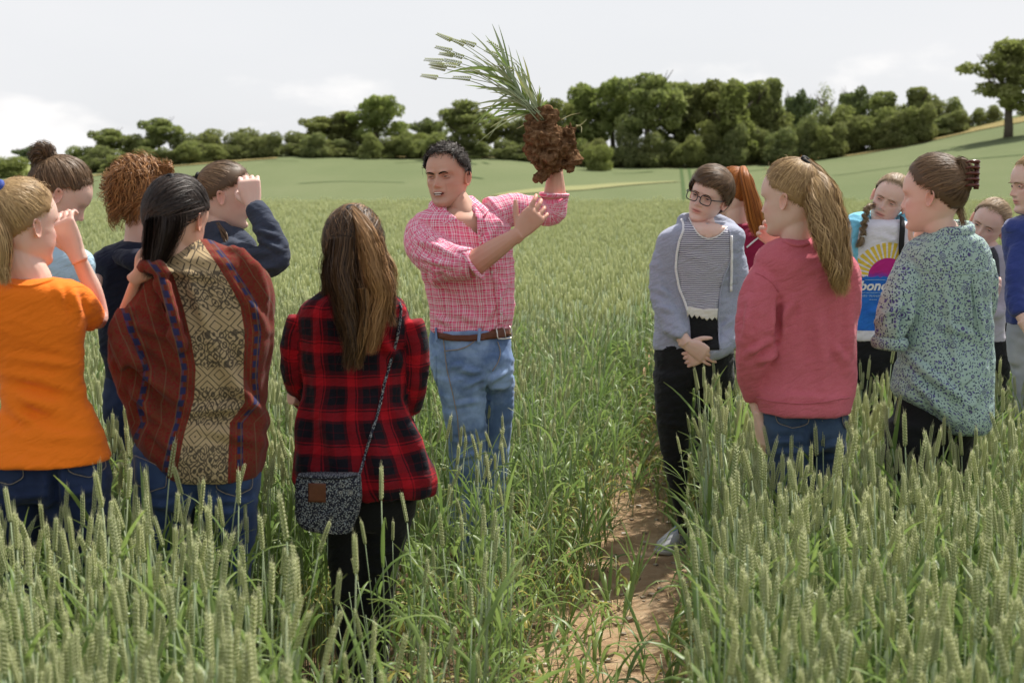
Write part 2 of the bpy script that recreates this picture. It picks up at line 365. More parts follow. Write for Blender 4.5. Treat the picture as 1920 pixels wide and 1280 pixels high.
for a in (('round', 1035, 300, 182, 46), ('tall2', 1092, 304, 150, 52), ('round2', 1148, 306, 138, 62), ('round', 1215, 308, 130, 70), ('tall', 1270, 308, 150, 48), ('round', 1322, 308, 146, 60), ('tall2', 1375, 306, 142, 50), ('tall', 1418, 304, 148, 44), ('tall', 1446, 302, 142, 30)):
    nth += 1; tree(*a, 172 if a[1] % 2 else 177, '%s tall tree of the dense wood counting from the raised soil clod' % ORD[nth], G3)
nth = -1
tree('bush3', 1122, 309, 267, 32, 160, 'low pale green bush at the foot of the dense wood', cat='bush', name='hedge_bush')
for a in (('bush', 1470, 300, 205, 34), ('bush2', 1530, 296, 196, 42), ('bush', 1580, 291, 192, 42), ('tall', 1655, 280, 168, 36), ('bush2', 1690, 272, 192, 36), ('tall', 1718, 268, 160, 32), ('bush2', 1752, 260, 172, 34), ('bush', 1787, 250, 178, 26)):
    nth += 1; tree(*a, 176, '%s scrubby tree of the right hedgerow counting from the dense wood' % ORD[nth], G4)
tree('round3', 1494, 290, 163, 36, 215, 'thin-crowned reddish tree rising behind the right hedgerow')
tree('thin', 1545, 288, 152, 24, 200, 'bare twiggy tree standing behind the right hedgerow')
tree('round3', 1602, 280, 157, 44, 260, 'domed bluish tree far behind the right hedgerow')
bigtree = tree('open', 1892, 222, 66, 84, 150, 'tall open-crowned tree alone at the upper end of the right hedgerow')
for px, top in ((1836, 205), (1862, 200), (1925, 196), (1808, 222)):
    b = float(np.interp(px, BASE_PX, BASE_PY)); tree('bush', px, b, top - 6, 20, 176, 'small round bush under the tall open-crowned tree', 'bushes under the tall tree', 'bush', 'hedge_bush')
bigtree.rotation_euler = (0, 0, .4)
GB, LB = 'low bushes along the field edge', 'low dark bush at the foot of the hedgerow along the field edge'
for px in list(range(170, 520, 26)) + list(range(560, 1060, 26)) + list(range(1060, 1790, 27)):
    b = float(np.interp(px, BASE_PX, BASE_PY)); hgt = random.uniform(20, 52) if px < 1060 else random.uniform(28, 85)
    if 905 < px < 930: continue
    tree(random.choice(('bush', 'bush2', 'bush2')), px + random.uniform(-6, 6), b, b - hgt, random.uniform(24, 42), 170 + random.uniform(-2, 3), LB, GB, 'bush', 'hedge_bush')
# ------------------------------------------------------------------ wheat
def plant_mat(name, a, b, c2, rough=.55, tr=.3, spec=.25):
    m = Mat(name, rough, spec); r = m.rand(); f = m.attr('tone', 'Fac')
    c = m.mix(r, a, b); c = m.mix(f, c, c2)
    m.set('Base Color', c)
    t = m.n('ShaderNodeBsdfTranslucent', {0: c}); mx = m.n('ShaderNodeMixShader', {0: tr, 1: m.b.outputs[0], 2: t.outputs[0]})
    m.t.links.new(mx.outputs[0], m.t.nodes['Material Output'].inputs[0]); return m.m
M_STEM = plant_mat('wheat_stem', (.27, .35, .20), (.40, .46, .27), (.52, .49, .25), .5, .15)
M_LEAF = plant_mat('wheat_leaf', (.14, .23, .06), (.26, .36, .10), (.50, .42, .12), .42, .45, .45)
M_EAR = plant_mat('wheat_ear', (.27, .35, .125), (.47, .525, .22), (.84, .83, .54), .6, .45)
WM = [M_STEM, M_LEAF, M_EAR]
def spikelet(base, axis, out_, L, wd):
    ax = unit(axis); o = unit(out_ - ax * np.dot(out_, ax)); s = np.cross(ax, o)
    m_ = base + ax * L * .42 + o * wd * .35
    V = [base] + [m_ + (o * math.cos(a) * wd * .8 + s * math.sin(a) * wd) for a in (0, 1.57, 3.14, 4.71)] + [base + ax * L + o * wd * .3]
    Fc = [(0, 1 + (i + 1) % 4, 1 + i) for i in range(4)] + [(5, 1 + i, 1 + (i + 1) % 4) for i in range(4)]
    return np.array(V), Fc, [0, .25, .2, .1, .2, 1]
def leaf_geo(p0, az, L, w0, up, droop, n=7, twist=.3, dead=0.0):
    d = np.array([math.cos(az), math.sin(az), 0]); C = []; p = np.array(p0, float); an = up
    for i in range(n):
        C.append(p.copy()); p = p + (d * math.cos(an) + np.array([0, 0, 1]) * math.sin(an)) * L / (n - 1); an -= droop / (n - 1) * (1 + i * .25)
    C = np.array(C); t = np.linspace(0, 1, n); W = w0 * np.minimum(1, .55 + t * 2.2) * (1 - t ** 2.4) + .0006
    side0 = np.array([-d[1], d[0], 0]); V = []; T = unit(np.gradient(C, axis=0))
    for i in range(n):
        nn = np.cross(T[i], side0); a = twist * t[i] * 3; s = side0 * math.cos(a) + nn * math.sin(a); u = np.cross(s, T[i])
        V += [C[i] - s * W[i] + u * W[i] * .35, C[i], C[i] + s * W[i] + u * W[i] * .35]
    Fc = []
    for i in range(n - 1):
        for j in (0, 1): Fc.append((i * 3 + j, i * 3 + j + 1, i * 3 + 4 + j, i * 3 + 3 + j))
    return np.array(V), Fc, list(np.repeat(np.clip(dead + np.maximum(0, t - .8) * 1.2, 0, 1), 3))
def wheat_parts(seed, h=.74, ear=True, leaves=3, lod=0):
    """pieces of one plant: list of (part name, material index, verts, faces, tone)"""
    r = random.Random(seed); out_ = []
    lean, la = r.uniform(0, .07), r.uniform(0, 6.28)
    def at(z): q = (z / h) ** 2 * lean; return np.array([math.cos(la) * q, math.sin(la) * q, z])
    e0 = h - (.072 if ear else 0)
    C = np.array([at(z) for z in np.linspace(-.03, e0, 6 if lod == 0 else 3)])
    V, Fc = tube(C, np.linspace(.0022, .0014, len(C)) * (1.1 if lod == 0 else 1.6), 5 if lod == 0 else 3)
    out_.append(('stem', 0, V, Fc, [0] * len(V)))
    for k in range(leaves):
        z = e0 * (.20 + .72 * (k + r.uniform(.1, .6)) / leaves); az = r.uniform(0, 6.28)
        dead = .75 if (k == 0 and r.random() < .55) else 0
        V, Fc, tn = leaf_geo(at(z), az, r.uniform(.15, .27), r.uniform(.0045, .0078), r.uniform(.9, 1.45), r.uniform(.2, 2.1) if not dead else 2.2, 7 if lod == 0 else 4, r.uniform(-.5, .5), dead)
        out_.append(('leaf', 1, V, Fc, tn))
    if ear:
        G = Geo(); tn = []; b = at(e0); ax = unit(at(h) - at(e0) + np.array([math.cos(la), math.sin(la), 0]) * r.uniform(0, .012)); L = r.uniform(.066, .084)
        q = r.uniform(0, 6.28); sd = np.array([math.cos(q), math.sin(q), 0]); fr = np.cross(ax, sd)
        if lod == 0:
            n = 22
            for i in range(n):
                t = i / n; w_ = (.0052 if t < .75 else .0052 - (t - .75) * .011) * min(1, .7 + t * 2); s = 1 if i % 2 else -1
                base = b + ax * L * t
                for off, k in ((sd * s, 1.0), (sd * s * .55 + fr * .9, .85), (sd * s * .55 - fr * .9, .85)):
                    V, Fc, z = spikelet(base + off * .0026, ax + off * .18, off, .0118 * k, w_ * .42 * k); G.add(V, Fc); tn += z
            for i in range(6):
                o = sd * r.uniform(-1, 1) + fr * r.uniform(-1, 1); p = b + ax * L * (.9 + .03 * i)
                G.add([p - sd * .0005, p + sd * .0005, p + ax * r.uniform(.012, .026) + o * .006], [(0, 1, 2)]); tn += [.5, .5, 1]
        else:
            z = np.linspace(0, 1, 6); V, Fc = tube(np.array([b + ax * L * k * 1.08 for k in z]), [.004, .0064, .0070, .0066, .0052, .0015], 5)
            G.add(V, Fc); tn = [(.8 if (i // 5 + i) % 2 else .3) for i in range(len(V))]
        out_.append(('ear', 2, G.verts(), G.F, tn))
    return out_
def joined(parts, name):
    G = Geo(); tn = []
    for _, mi, V, Fc, t in parts: G.add(V, Fc, mi); tn += list(t)
    me = G.mesh(name, WM); attr(me, 'tone', tn, 'FLOAT'); return me
def var_collection(name, meshes):
    c = bpy.data.collections.new(name)
    for i, me in enumerate(meshes):
        o = bpy.data.objects.new('%s_%02d' % (name, i), me); c.objects.link(o)
    return c
NEAR_PARTS = [wheat_parts(100 + i, random.uniform(.70, .80), True, 3) for i in range(9)]
near = [joined(p, 'wheat') for p in NEAR_PARTS] + [joined(wheat_parts(150 + i, random.uniform(.4, .62), False, 4), 'wheat_leafy') for i in range(5)] + [joined(wheat_parts(170 + i, random.uniform(.12, .25), False, 4), 'wheat_short') for i in range(3)]
mid = [joined(wheat_parts(200 + i, random.uniform(.70, .80), True, 2, 1), 'wheat') for i in range(7)] + [joined(wheat_parts(220 + i, random.uniform(.4, .62), False, 4, 1), 'wheat_leafy') for i in range(4)]
def tuft(seed):
    r = random.Random(seed); G = Geo(); tn = []
    for i in range(9):
        dx, dy = r.uniform(-.12, .12), r.uniform(-.14, .14)
        for _, mi, V, Fc, t in wheat_parts(seed * 31 + i, r.uniform(.68, .8), r.random() < .97, 1, 1): G.add(V + np.array([dx, dy, 0]), Fc, mi); tn += list(t)
    me = G.mesh('wheat_tuft', WM); attr(me, 'tone', tn, 'FLOAT'); return me
farv = [tuft(i + 1) for i in range(6)]
def scatter(name, coll, pts, idx_, rot, scl, label=None, cat=None):
    me = bpy.data.meshes.new(name); me.vertices.add(len(pts)); me.vertices.foreach_set('co', np.asarray(pts, np.float32).ravel())
    attr(me, 'rot', rot); attr(me, 'scl', scl, 'FLOAT')
    a = me.attributes.new('pick', 'INT', 'POINT'); a.data.foreach_set('value', np.asarray(idx_, np.int32))
    o = obj(name, me, kind='stuff')
    if label: o['label'] = label; o['category'] = cat
    ng = bpy.data.node_groups.new(name, 'GeometryNodeTree')
    ng.interface.new_socket('Geometry', in_out='INPUT', socket_type='NodeSocketGeometry'); ng.interface.new_socket('Geometry', in_out='OUTPUT', socket_type='NodeSocketGeometry')
    N = ng.nodes.new; gi = N('NodeGroupInput'); go = N('NodeGroupOutput'); ip = N('GeometryNodeInstanceOnPoints'); ci = N('GeometryNodeCollectionInfo')
    ci.inputs[0].default_value = coll; ci.inputs['Separate Children'].default_value = True; ci.inputs['Reset Children'].default_value = True
    def na(nm, t):
        n = N('GeometryNodeInputNamedAttribute'); n.data_type = t; n.inputs[0].default_value = nm; return n.outputs[0]
    mp_ = N('GeometryNodeMeshToPoints')
    L = ng.links.new; L(gi.outputs[0], mp_.inputs[0]); L(mp_.outputs[0], ip.inputs['Points']); L(ci.outputs[0], ip.inputs['Instance']); ip.inputs['Pick Instance'].default_value = True
    L(na('pick', 'INT'), ip.inputs['Instance Index'])
    e2r = N('FunctionNodeEulerToRotation'); L(na('rot', 'FLOAT_VECTOR'), e2r.inputs[0]); L(e2r.outputs[0], ip.inputs['Rotation']); L(na('scl', 'FLOAT'), ip.inputs['Scale'])
    L(ip.outputs[0], go.inputs[0])
    md = o.modifiers.new('scatter', 'NODES'); md.node_group = ng; return o
def field_points(y0, y1, dens, margin):
    n = int(dens * sum((.78 * y + margin) for y in np.linspace(y0, y1, 60)) / 60 * (y1 - y0))
    y = rng.uniform(y0, y1, n * 3); hw = .39 * y + margin / 2; keep = rng.uniform(0, 1, n * 3) < hw / (.39 * y1 + margin / 2)
    y = y[keep]; hw = hw[keep]; y = y[:n]; hw = hw[:n]
    return np.column_stack([rng.uniform(-1, 1, len(y)) * hw, y])
# people stand here: (x pixel at the hips, distance, half width in m); filled by the people below
STAND = []
def clear_of_people(p, extra=0.0):
    k = np.ones(len(p), bool)
    for x, y, r, r2 in STAND:
        k &= (((p[:, 0] - x) / (r + extra)) ** 2 + ((p[:, 1] - y) / (r2 + extra)) ** 2) > 1
    return k
def zone(p):
    """0 full crop, 1 thin trodden crop, 2 sparse fringe, 3 bare track"""
    x, y = p[:, 0], p[:, 1]; wob = .06 * noise3(np.column_stack([x * 3, y * 3, x * 0]))
    pc = path_x(y) + wob * .6; z = np.zeros(len(p), int)
    left = np.where(y < 4.0, -.34 - (y - 2.39) * .19, -.66 + (y - 4.0) * .10) + wob
    fade = y < 9.5
    z[(x > left) & (x < pc) & fade] = 1
    z[(x > pc - .33 - .10 * noise3(np.column_stack([y * 2, y * 0, y * 0]))) & (x < pc - .1) & (y < 9.5)] = 2
    z[(x > pc + .12) & (x < pc + .25) & (y < 6.4)] = 2
    z[(np.abs(x - pc + .02) < np.interp(y, [3, 4.8, 6, 9], [.24, .21, .15, .05])) & (y < 9)] = 3
    z[(np.abs(x - pc) < .16) & (y >= 9.5)] = 2
    return z
def sow():
    # near crop, every stalk modelled
    p = field_points(1.55, 9.5, 620, 2.6); p = p[clear_of_people(p)]; z = zone(p); u = rng.uniform(0, 1, len(p))
    keep = (z == 0) | ((z == 1) & (u < .60)) | ((z == 2) & (u < .46)) | ((z == 3) & (u < .075))
    # the strip just in front of the girl in tartan is trodden down
    keep &= ~((np.abs(p[:, 0] + .42) < .30) & (p[:, 1] > 2.9) & (p[:, 1] < 4.3) & (u > .13))
    keep &= ~((np.abs(p[:, 0] + .30) < .32) & (p[:, 1] > 4.6) & (p[:, 1] < 5.7) & (u > .25))
    keep &= ~((p[:, 0] > path_x(p[:, 1]) + .0) & (p[:, 0] < path_x(p[:, 1]) + .27) & (p[:, 1] > 4.5) & (p[:, 1] < 6.1))
    p = p[keep]; z = z[keep]; n = len(p)
    pick = rng.integers(0, 9, n); t = rng.uniform(0, 1, n)
    leafy = ((z == 0) & (t < .18)) | ((z == 1) & (t < .58)) | ((z == 2) & (t < .85)); pick[leafy] = rng.integers(9, 14, leafy.sum())
    short = ((z == 2) & (t < .45)) | (z == 3) | ((z == 1) & (t < .10)); pick[short] = rng.integers(14, 17, short.sum())
    s = rng.normal(1.0, .075, n); s[z == 1] *= rng.uniform(.78, 1.0, (z == 1).sum()); s[z == 2] *= rng.uniform(.6, .95, (z == 2).sum())
    tilt = np.where(z == 0, .05, .12)
    rot = np.column_stack([rng.normal(0, 1, n) * tilt, rng.normal(0, 1, n) * tilt - .02, rng.uniform(0, 6.28, n)])
    # the 300 plants with ears that show largest become plants of their own
    px, py = proj(np.column_stack([p, .74 * s])); inside = (px > 10) & (px < 1910) & (py > 860) & (py < 1262) & (pick < 9)
    order = np.argsort(np.where(inside, p[:, 1], 99))[:300]; sel = np.zeros(n, bool); sel[order] = True
    meshes = []
    for parts in NEAR_PARTS:
        q = []
        for nm, mi, V, Fc, tn in parts:
            me = mesh(nm, V, Fc, [WM[mi]]); attr(me, 'tone', tn, 'FLOAT'); q.append((nm, me))
        meshes.append(q)
    for i in np.nonzero(sel)[0]:
        o = thing('wheat_plant', 'single green wheat stalk with a full pale ear in the crop standing before the people', 'wheat', (p[i, 0], p[i, 1], 0), 'wheat stalks standing before the people')
        o.rotation_euler = tuple(rot[i]); o.scale = (s[i],) * 3
        for nm, me in meshes[pick[i]]: obj(nm, me, o)
    k = ~sel
    scatter('wheat_crop', var_collection('wheat_near', near), np.column_stack([p[k], np.zeros(k.sum())]), pick[k], rot[k], s[k], 'green wheat standing round the people and the bare track', 'wheat')
    p = field_points(9.5, 21, 390, 3); p = p[clear_of_people(p)]; z = zone(p); u = rng.uniform(0, 1, len(p)); p = p[(z == 0) | (u < .15)]; n = len(p)
    pick = rng.integers(0, 7, n); lf = rng.uniform(0, 1, n) < .08; pick[lf] = rng.integers(7, 11, lf.sum())
    rot = np.column_stack([rng.normal(0, .07, n), rng.normal(0, .07, n), rng.uniform(0, 6.28, n)])
    scatter('wheat_crop', var_collection('wheat_mid', mid), np.column_stack([p, np.zeros(n)]), pick, rot, rng.normal(1, .07, n), 'green wheat of the open field behind the people', 'wheat')
    p = field_points(21, 54, 72, 6); z = zone(p); u = rng.uniform(0, 1, len(p)); p = p[(z == 0) | (u < .1)]; n = len(p)
    rot = np.column_stack([rng.normal(0, .05, n), rng.normal(0, .05, n), rng.uniform(0, 6.28, n)])
    scatter('wheat_crop', var_collection('wheat_far', farv), np.column_stack([p, land(p[:, 0], p[:, 1])]), rng.integers(0, 6, n), rot, rng.normal(1, .1, n), 'far wheat running to the brow of the field', 'wheat')
def litter():
    """flints and straw on the bare track"""
    r = np.random.default_rng(3); G = Geo()
    for i in range(420):
        d = r.uniform(3.2, 10); x = path_x(d) + r.normal(-.08, .26); s = r.uniform(.004, .02) * (1.6 if r.random() < .12 else 1)
        q = unit(r.normal(size=(8, 3))) * s * r.uniform(.6, 1.2, (8, 1)); q[:, 2] *= .55
        cube = [(0, 1, 2, 3), (7, 6, 5, 4), (0, 4, 5, 1), (1, 5, 6, 2), (2, 6, 7, 3), (3, 7, 4, 0)]
        bx = np.array([(-1, -1, -1), (1, -1, -1), (1, 1, -1), (-1, 1, -1), (-1, -1, 1), (1, -1, 1), (1, 1, 1), (-1, 1, 1)]) * s * r.uniform(.4, .8, (8, 3)) * np.array([1, 1, .55])
        a = r.uniform(0, 6.28); R = np.array([[math.cos(a), -math.sin(a), 0], [math.sin(a), math.cos(a), 0], [0, 0, 1]])
        G.add(bx @ R.T + np.array([x, d, .006 + s * .2]), [c[::-1] for c in cube])
    fl = Mat('flint', .6, .3); fv = fl.obj(); fl.set('Base Color', fl.ramp(fl.noise(14, fv, 2), [(.35, (.2, .15, .1)), (.55, (.42, .36, .28)), (.7, (.72, .69, .62))])); 
    o = obj('flints', G.mesh('flints', [fl.m], smooth=False), kind='stuff'); o['label'] = 'pale flints scattered over the bare earth track'; o['category'] = 'stones'
    G = Geo()
    for i in range(1500):
        d = r.uniform(3.0, 10); x = path_x(d) + r.normal(-.14, .26); a = r.uniform(0, 6.28); L = r.uniform(.03, .11); z = .008 + r.uniform(0, .02)
        c, s = math.cos(a), math.sin(a); wv = r.uniform(.001, .003); k = r.uniform(-.3, .3)
        C = [np.array([x, d, z]), np.array([x + c * L * .5, d + s * L * .5, z + L * .12]), np.array([x + math.cos(a + k) * L, d + math.sin(a + k) * L, z])]
        n_ = np.array([-s, c, 0]) * wv
        G.add([C[0] - n_, C[0] + n_, C[1] - n_, C[1] + n_, C[2] - n_ * .3, C[2] + n_ * .3], [(0, 1, 3, 2), (2, 3, 5, 4)])
    st = plain('dry_straw', (.44, .33, .17), .8, .2, .3, 9)
    o = obj('straw_litter', G.mesh('straw_litter', [st]), kind='stuff'); o['label'] = 'dry straw and dead leaves lying on the bare track'; o['category'] = 'straw'
# ------------------------------------------------------------------ people kit
def skin_mat(name, c, flush=.5):
    m = Mat(name, .5, .35); v = m.obj(); t = m.attr('tint', 'Color')
    b = m.mix(m.rng(m.noise(18, v, 4), .4, .75, 0, .35), c, (c[0] * .95, c[1] * .72, c[2] * .68))
    b = m.mix(1.0, b, t, 'MULTIPLY'); m.set('Base Color', b)
    m.set('Subsurface Weight', .18); m.set('Subsurface Radius', (.9, .35, .2)); m.set('Subsurface Scale', .012)
    m.bump(m.noise(420, v, 2), .12, .001); return m.m
SKIN = {'fair': skin_mat('fair_skin', (.74, .51, .42)), 'tan': skin_mat('tanned_skin', (.62, .355, .255)), 'warm': skin_mat('warm_skin', (.62, .38, .28))}
def hair_mat(name, dark, light, rough=.42):
    m = Mat(name, rough + .08, .3); f = m.attr('tone', 'Fac'); m.set('Base Color', m.mix(f, dark, light))
    return m.m
EYEW = plain('eye_white', (.42, .37, .35), .25, .5, .05)
IRIS = plain('eye_iris', (.05, .04, .035), .15, .6, .1)
LASH = plain('eyelash', (.05, .035, .03), .8, .1, .1)
TEETH = plain('teeth_white', (.75, .70, .62), .35, .4, .05)
MOUTH = plain('mouth_inside', (.10, .03, .03), .6, .2, .1)
HZ = np.array([-115, -110, -100, -92, -82, -72, -60, -46, -32, -18, -4, 10, 25, 40, 55, 70, 85, 97, 106, 112, 115]) / 1000
HF = np.array([66, 80, 88, 88, 85, 85, 88, 89, 88, 87, 87, 90, 95, 94, 90, 82, 71, 57, 42, 26, 6]) / 1000
HB = -np.array([-20, 2, 20, 34, 48, 58, 68, 78, 86, 92, 96, 97, 98, 96, 91, 83, 72, 58, 44, 29, 8]) / 1000
HW = np.array([16, 26, 37, 45, 53, 58, 62.5, 66, 68.5, 71, 73, 75, 76, 75, 71.5, 65.5, 56.5, 46, 34.5, 23, 6]) / 1000
EL_C = np.array([0, -.001, .018]); EL_R = np.array([.079, .100, .0985])
def head_local(man=False, fine=True):
    """head with face, in head space: X the person's right, Y forward, Z up; eyes at z = 0"""
    nz_, na = (92, 96) if fine else (46, 56)
    z = np.interp(np.linspace(0, 1, nz_), np.linspace(0, 1, len(HZ)), HZ)
    def sm(A):
        q = np.interp(z, HZ, A)
        for _ in range(2): q[1:-1] = (q[:-2] + 2 * q[1:-1] + q[2:]) / 4
        return q
    f, b, wd = sm(HF), sm(HB), sm(HW)
    wd = wd * (np.where(z < -.03, 1.0, .975) if man else np.where(z < -.02, .95, .965))
    s = np.linspace(-1, 1, na, endpoint=False); a = np.pi * (s - .22 * np.sin(np.pi * s) / np.pi * 2)   # angle from the front, denser there
    ca, sa = np.cos(a), np.sin(a)
    X_ = wd[:, None] * np.sign(sa) * np.abs(sa) ** .92
    cy = (f * .38 + b * .62)[:, None]
    Y_ = np.where(ca[None] > 0, cy + (f[:, None] - cy) * np.abs(ca[None]) ** .8, cy - (cy - b[:, None]) * np.abs(ca[None]) ** .95)
    Z_ = np.repeat(z[:, None], na, 1)
    fr = np.clip(ca, 0, 1)[None] ** .5 * (ca > 0)[None]
    def g(x0, z0, sx, sz): return np.exp(-((X_ - x0) / sx) ** 2 - ((Z_ - z0) / sz) ** 2)
    D = 0 * X_
    for sgn in (-1, 1):
        D += -.0125 * g(sgn * .030, .001, .017, .011) + .0045 * g(sgn * .030, .019, .021, .0065) * (1.5 if man else 1)
        D += (.0065 if man else .005) * g(sgn * .044, -.022, .016, .012) + .0085 * g(sgn * .0125, -.0335, .0055, .006)
        D += .0035 * g(sgn * .031, .0025, .012, .0055) - .0025 * g(sgn * .030, -.0085, .013, .003)
        if man: D += -.0050 * g(sgn * (.0265), -.046, .0035, .015) - .005 * g(sgn * .046, -.060, .012, .02) - .003 * g(sgn * .049, .002, .004, .010)
        else: D += .004 * g(sgn * .038, -.045, .018, .02)
    zz = Z_ * 1000
    nose = np.interp(zz, [-43, -40, -36, -31, -26, -12, 0, 8, 16], [0, 5, 18, 25, 24, 16, 9, 5, 0]) / 1000 * (1.12 if man else .88)
    nw = np.interp(zz, [-40, -30, -15, 10], [.0095, .0088, .0066, .006])
    D += nose * np.exp(-(X_ / nw) ** 2)
    D += .0052 * g(0, -.0555, .019, .0042) + .0060 * g(0, -.0665, .016, .0050) - .0042 * g(0, -.0608, .023, .0016) - .002 * g(0, -.049, .004, .006)
    D += -.0035 * g(0, -.077, .02, .006) + .0065 * g(0, -.096, .016, .011)
    if man:
        for q in (.047, .056, .064): D += -.0014 * np.exp(-((Z_ - q - .12 * X_ ** 2 / .03) / .0016) ** 2) * (np.abs(X_) < .045)
        for q in (-.005, .006): D += -.002 * g(q, .022, .0016, .009)
    if man:
        for sgn in (-1, 1):
            D += .0045 * g(sgn * .020, .0165, .011, .005) - .004 * g(sgn * .046, .010, .006, .008) + .003 * g(sgn * .036, -.013, .010, .004) - .0028 * g(sgn * .034, -.019, .012, .0022)
        D += .003 * g(0, -.052, .030, .012)
    Y_ = Y_ + D * fr
    V = np.stack([X_, Y_, Z_], -1).reshape(-1, 3); n = na
    tint = np.ones((len(V), 3))
    lips = (np.exp(-((V[:, 0]) / .021) ** 4) * np.exp(-((V[:, 2] + .061) / .0095) ** 4) * (V[:, 1] > .06))[:, None]
    tint = tint * (1 - lips) + np.array([.86, .50, .50]) * lips
    line = (np.exp(-((V[:, 0]) / .023) ** 4) * np.exp(-((V[:, 2] + .0608) / .0018) ** 2) * (V[:, 1] > .06))[:, None]
    tint = tint * (1 - .6 * line)
    for sgn in (-1, 1):
        ck = (np.exp(-((V[:, 0] - sgn * .042) / .02) ** 2 - ((V[:, 2] + .03) / .02) ** 2) * (V[:, 1] > .02))[:, None]; tint = tint * (1 - ck * np.array([.02, .15, .13]))
    nt_ = np.exp(-((V[:, 0]) / .014) ** 2 - ((V[:, 2] + .03) / .012) ** 2)[:, None] * (V[:, 1:2] > .09); tint = tint * (1 - nt_ * np.array([.0, .13, .12]))
    for sgn in (-1, 1):
        ek = (np.exp(-((V[:, 0] - sgn * .030) / .018) ** 2 - ((V[:, 2] - .001) / .010) ** 2) * (V[:, 1] > .02))[:, None]; tint = tint * (1 - ek * np.array([.16, .24, .24]))
    if man:
        st = (np.clip((-.045 - V[:, 2]) / .02, 0, 1) * np.clip((V[:, 1] + .01) / .03, 0, 1))[:, None] * .8; tint = tint * (1 - st * np.array([.12, .10, .06]))
    Fc = [(r * n + i, r * n + (i + 1) % n, (r + 1) * n + (i + 1) % n, (r + 1) * n + i) for r in range(nz_ - 1) for i in range(n)]
    Fc = [q[::-1] for q in Fc]
    V = np.vstack([V, [[0, .02, -.112]], [[0, 0, .1155]]]); tint = np.vstack([tint, [[1, 1, 1]] * 2]); b_ = nz_ * n
    Fc += [(b_, i, (i + 1) % n) for i in range(n)] + [(b_ + 1, (nz_ - 1) * n + (i + 1) % n, (nz_ - 1) * n + i) for i in range(n)]
    Vs, Fs, Ts, k = [V], list(Fc), [tint], len(V)
    for sgn in (-1, 1):                                        # ears
        rr = np.array([.0, .3, .52, .68, .84, .95, 1.0, .92, .6]); dep = np.array([.004, .003, .006, .0105, .0165, .0175, .0145, .008, -.006])
        a = np.linspace(0, 2 * np.pi, 20, endpoint=False); e = []
        for q, dd in zip(rr, dep):
            hz = .030 * np.sin(a) * q * np.where(np.sin(a) < 0, 1.05, 1.0); hy = .0175 * np.cos(a) * q * (1 + .18 * np.sin(a))
            x = dd + .006 * (hy < 0) * np.abs(hy) / .0175 * 1.6
            hy2 = hy - hz * .22
            e.append(np.stack([sgn * (.0700 + x * .72 - .10 * np.maximum(hy2, 0)), -.012 + hy2 * .92, -.010 + hz * .92], -1))
        E = np.array(e).reshape(-1, 3); m_ = 20
        ef = [(r * m_ + i + k, r * m_ + (i + 1) % m_ + k, (r + 1) * m_ + (i + 1) % m_ + k, (r + 1) * m_ + i + k) for r in range(len(rr) - 1) for i in range(m_)]
        if sgn > 0: ef = [q[::-1] for q in ef]
        Vs.append(E); Fs += ef; Ts.append(np.tile([1.0, .84, .80], (len(E), 1))); k += len(E)
    return np.concatenate(Vs), Fs, np.concatenate(Ts)
HEAD_CACHE = {}
def rot(ax, a):
    c, s = math.cos(a), math.sin(a)
    return np.array({'x': [[1, 0, 0], [0, c, -s], [0, s, c]], 'y': [[c, 0, s], [0, 1, 0], [-s, 0, c]], 'z': [[c, -s, 0], [s, c, 0], [0, 0, 1]]}[ax])
def remesh(G, voxel, smooth):
    me = G.mesh('tmp', smooth=False); o = bpy.data.objects.new('tmp', me); col.objects.link(o)
    m = o.modifiers.new('r', 'REMESH'); m.mode = 'VOXEL'; m.voxel_size = voxel
    if smooth: s = o.modifiers.new('s', 'SMOOTH'); s.factor = .5; s.iterations = smooth
    dg = bpy.context.evaluated_depsgraph_get(); e = o.evaluated_get(dg).to_mesh()
    V = np.empty(len(e.vertices) * 3); e.vertices.foreach_get('co', V); V = V.reshape(-1, 3)
    Fq = np.empty(len(e.loops), np.int32); e.loops.foreach_get('vertex_index', Fq); Fq = Fq.reshape(-1, 4)
    N = np.empty(len(e.vertices) * 3); e.vertices.foreach_get('normal', N); N = N.reshape(-1, 3)
    bpy.data.objects.remove(o); bpy.data.meshes.remove(me)
    return V, Fq, N
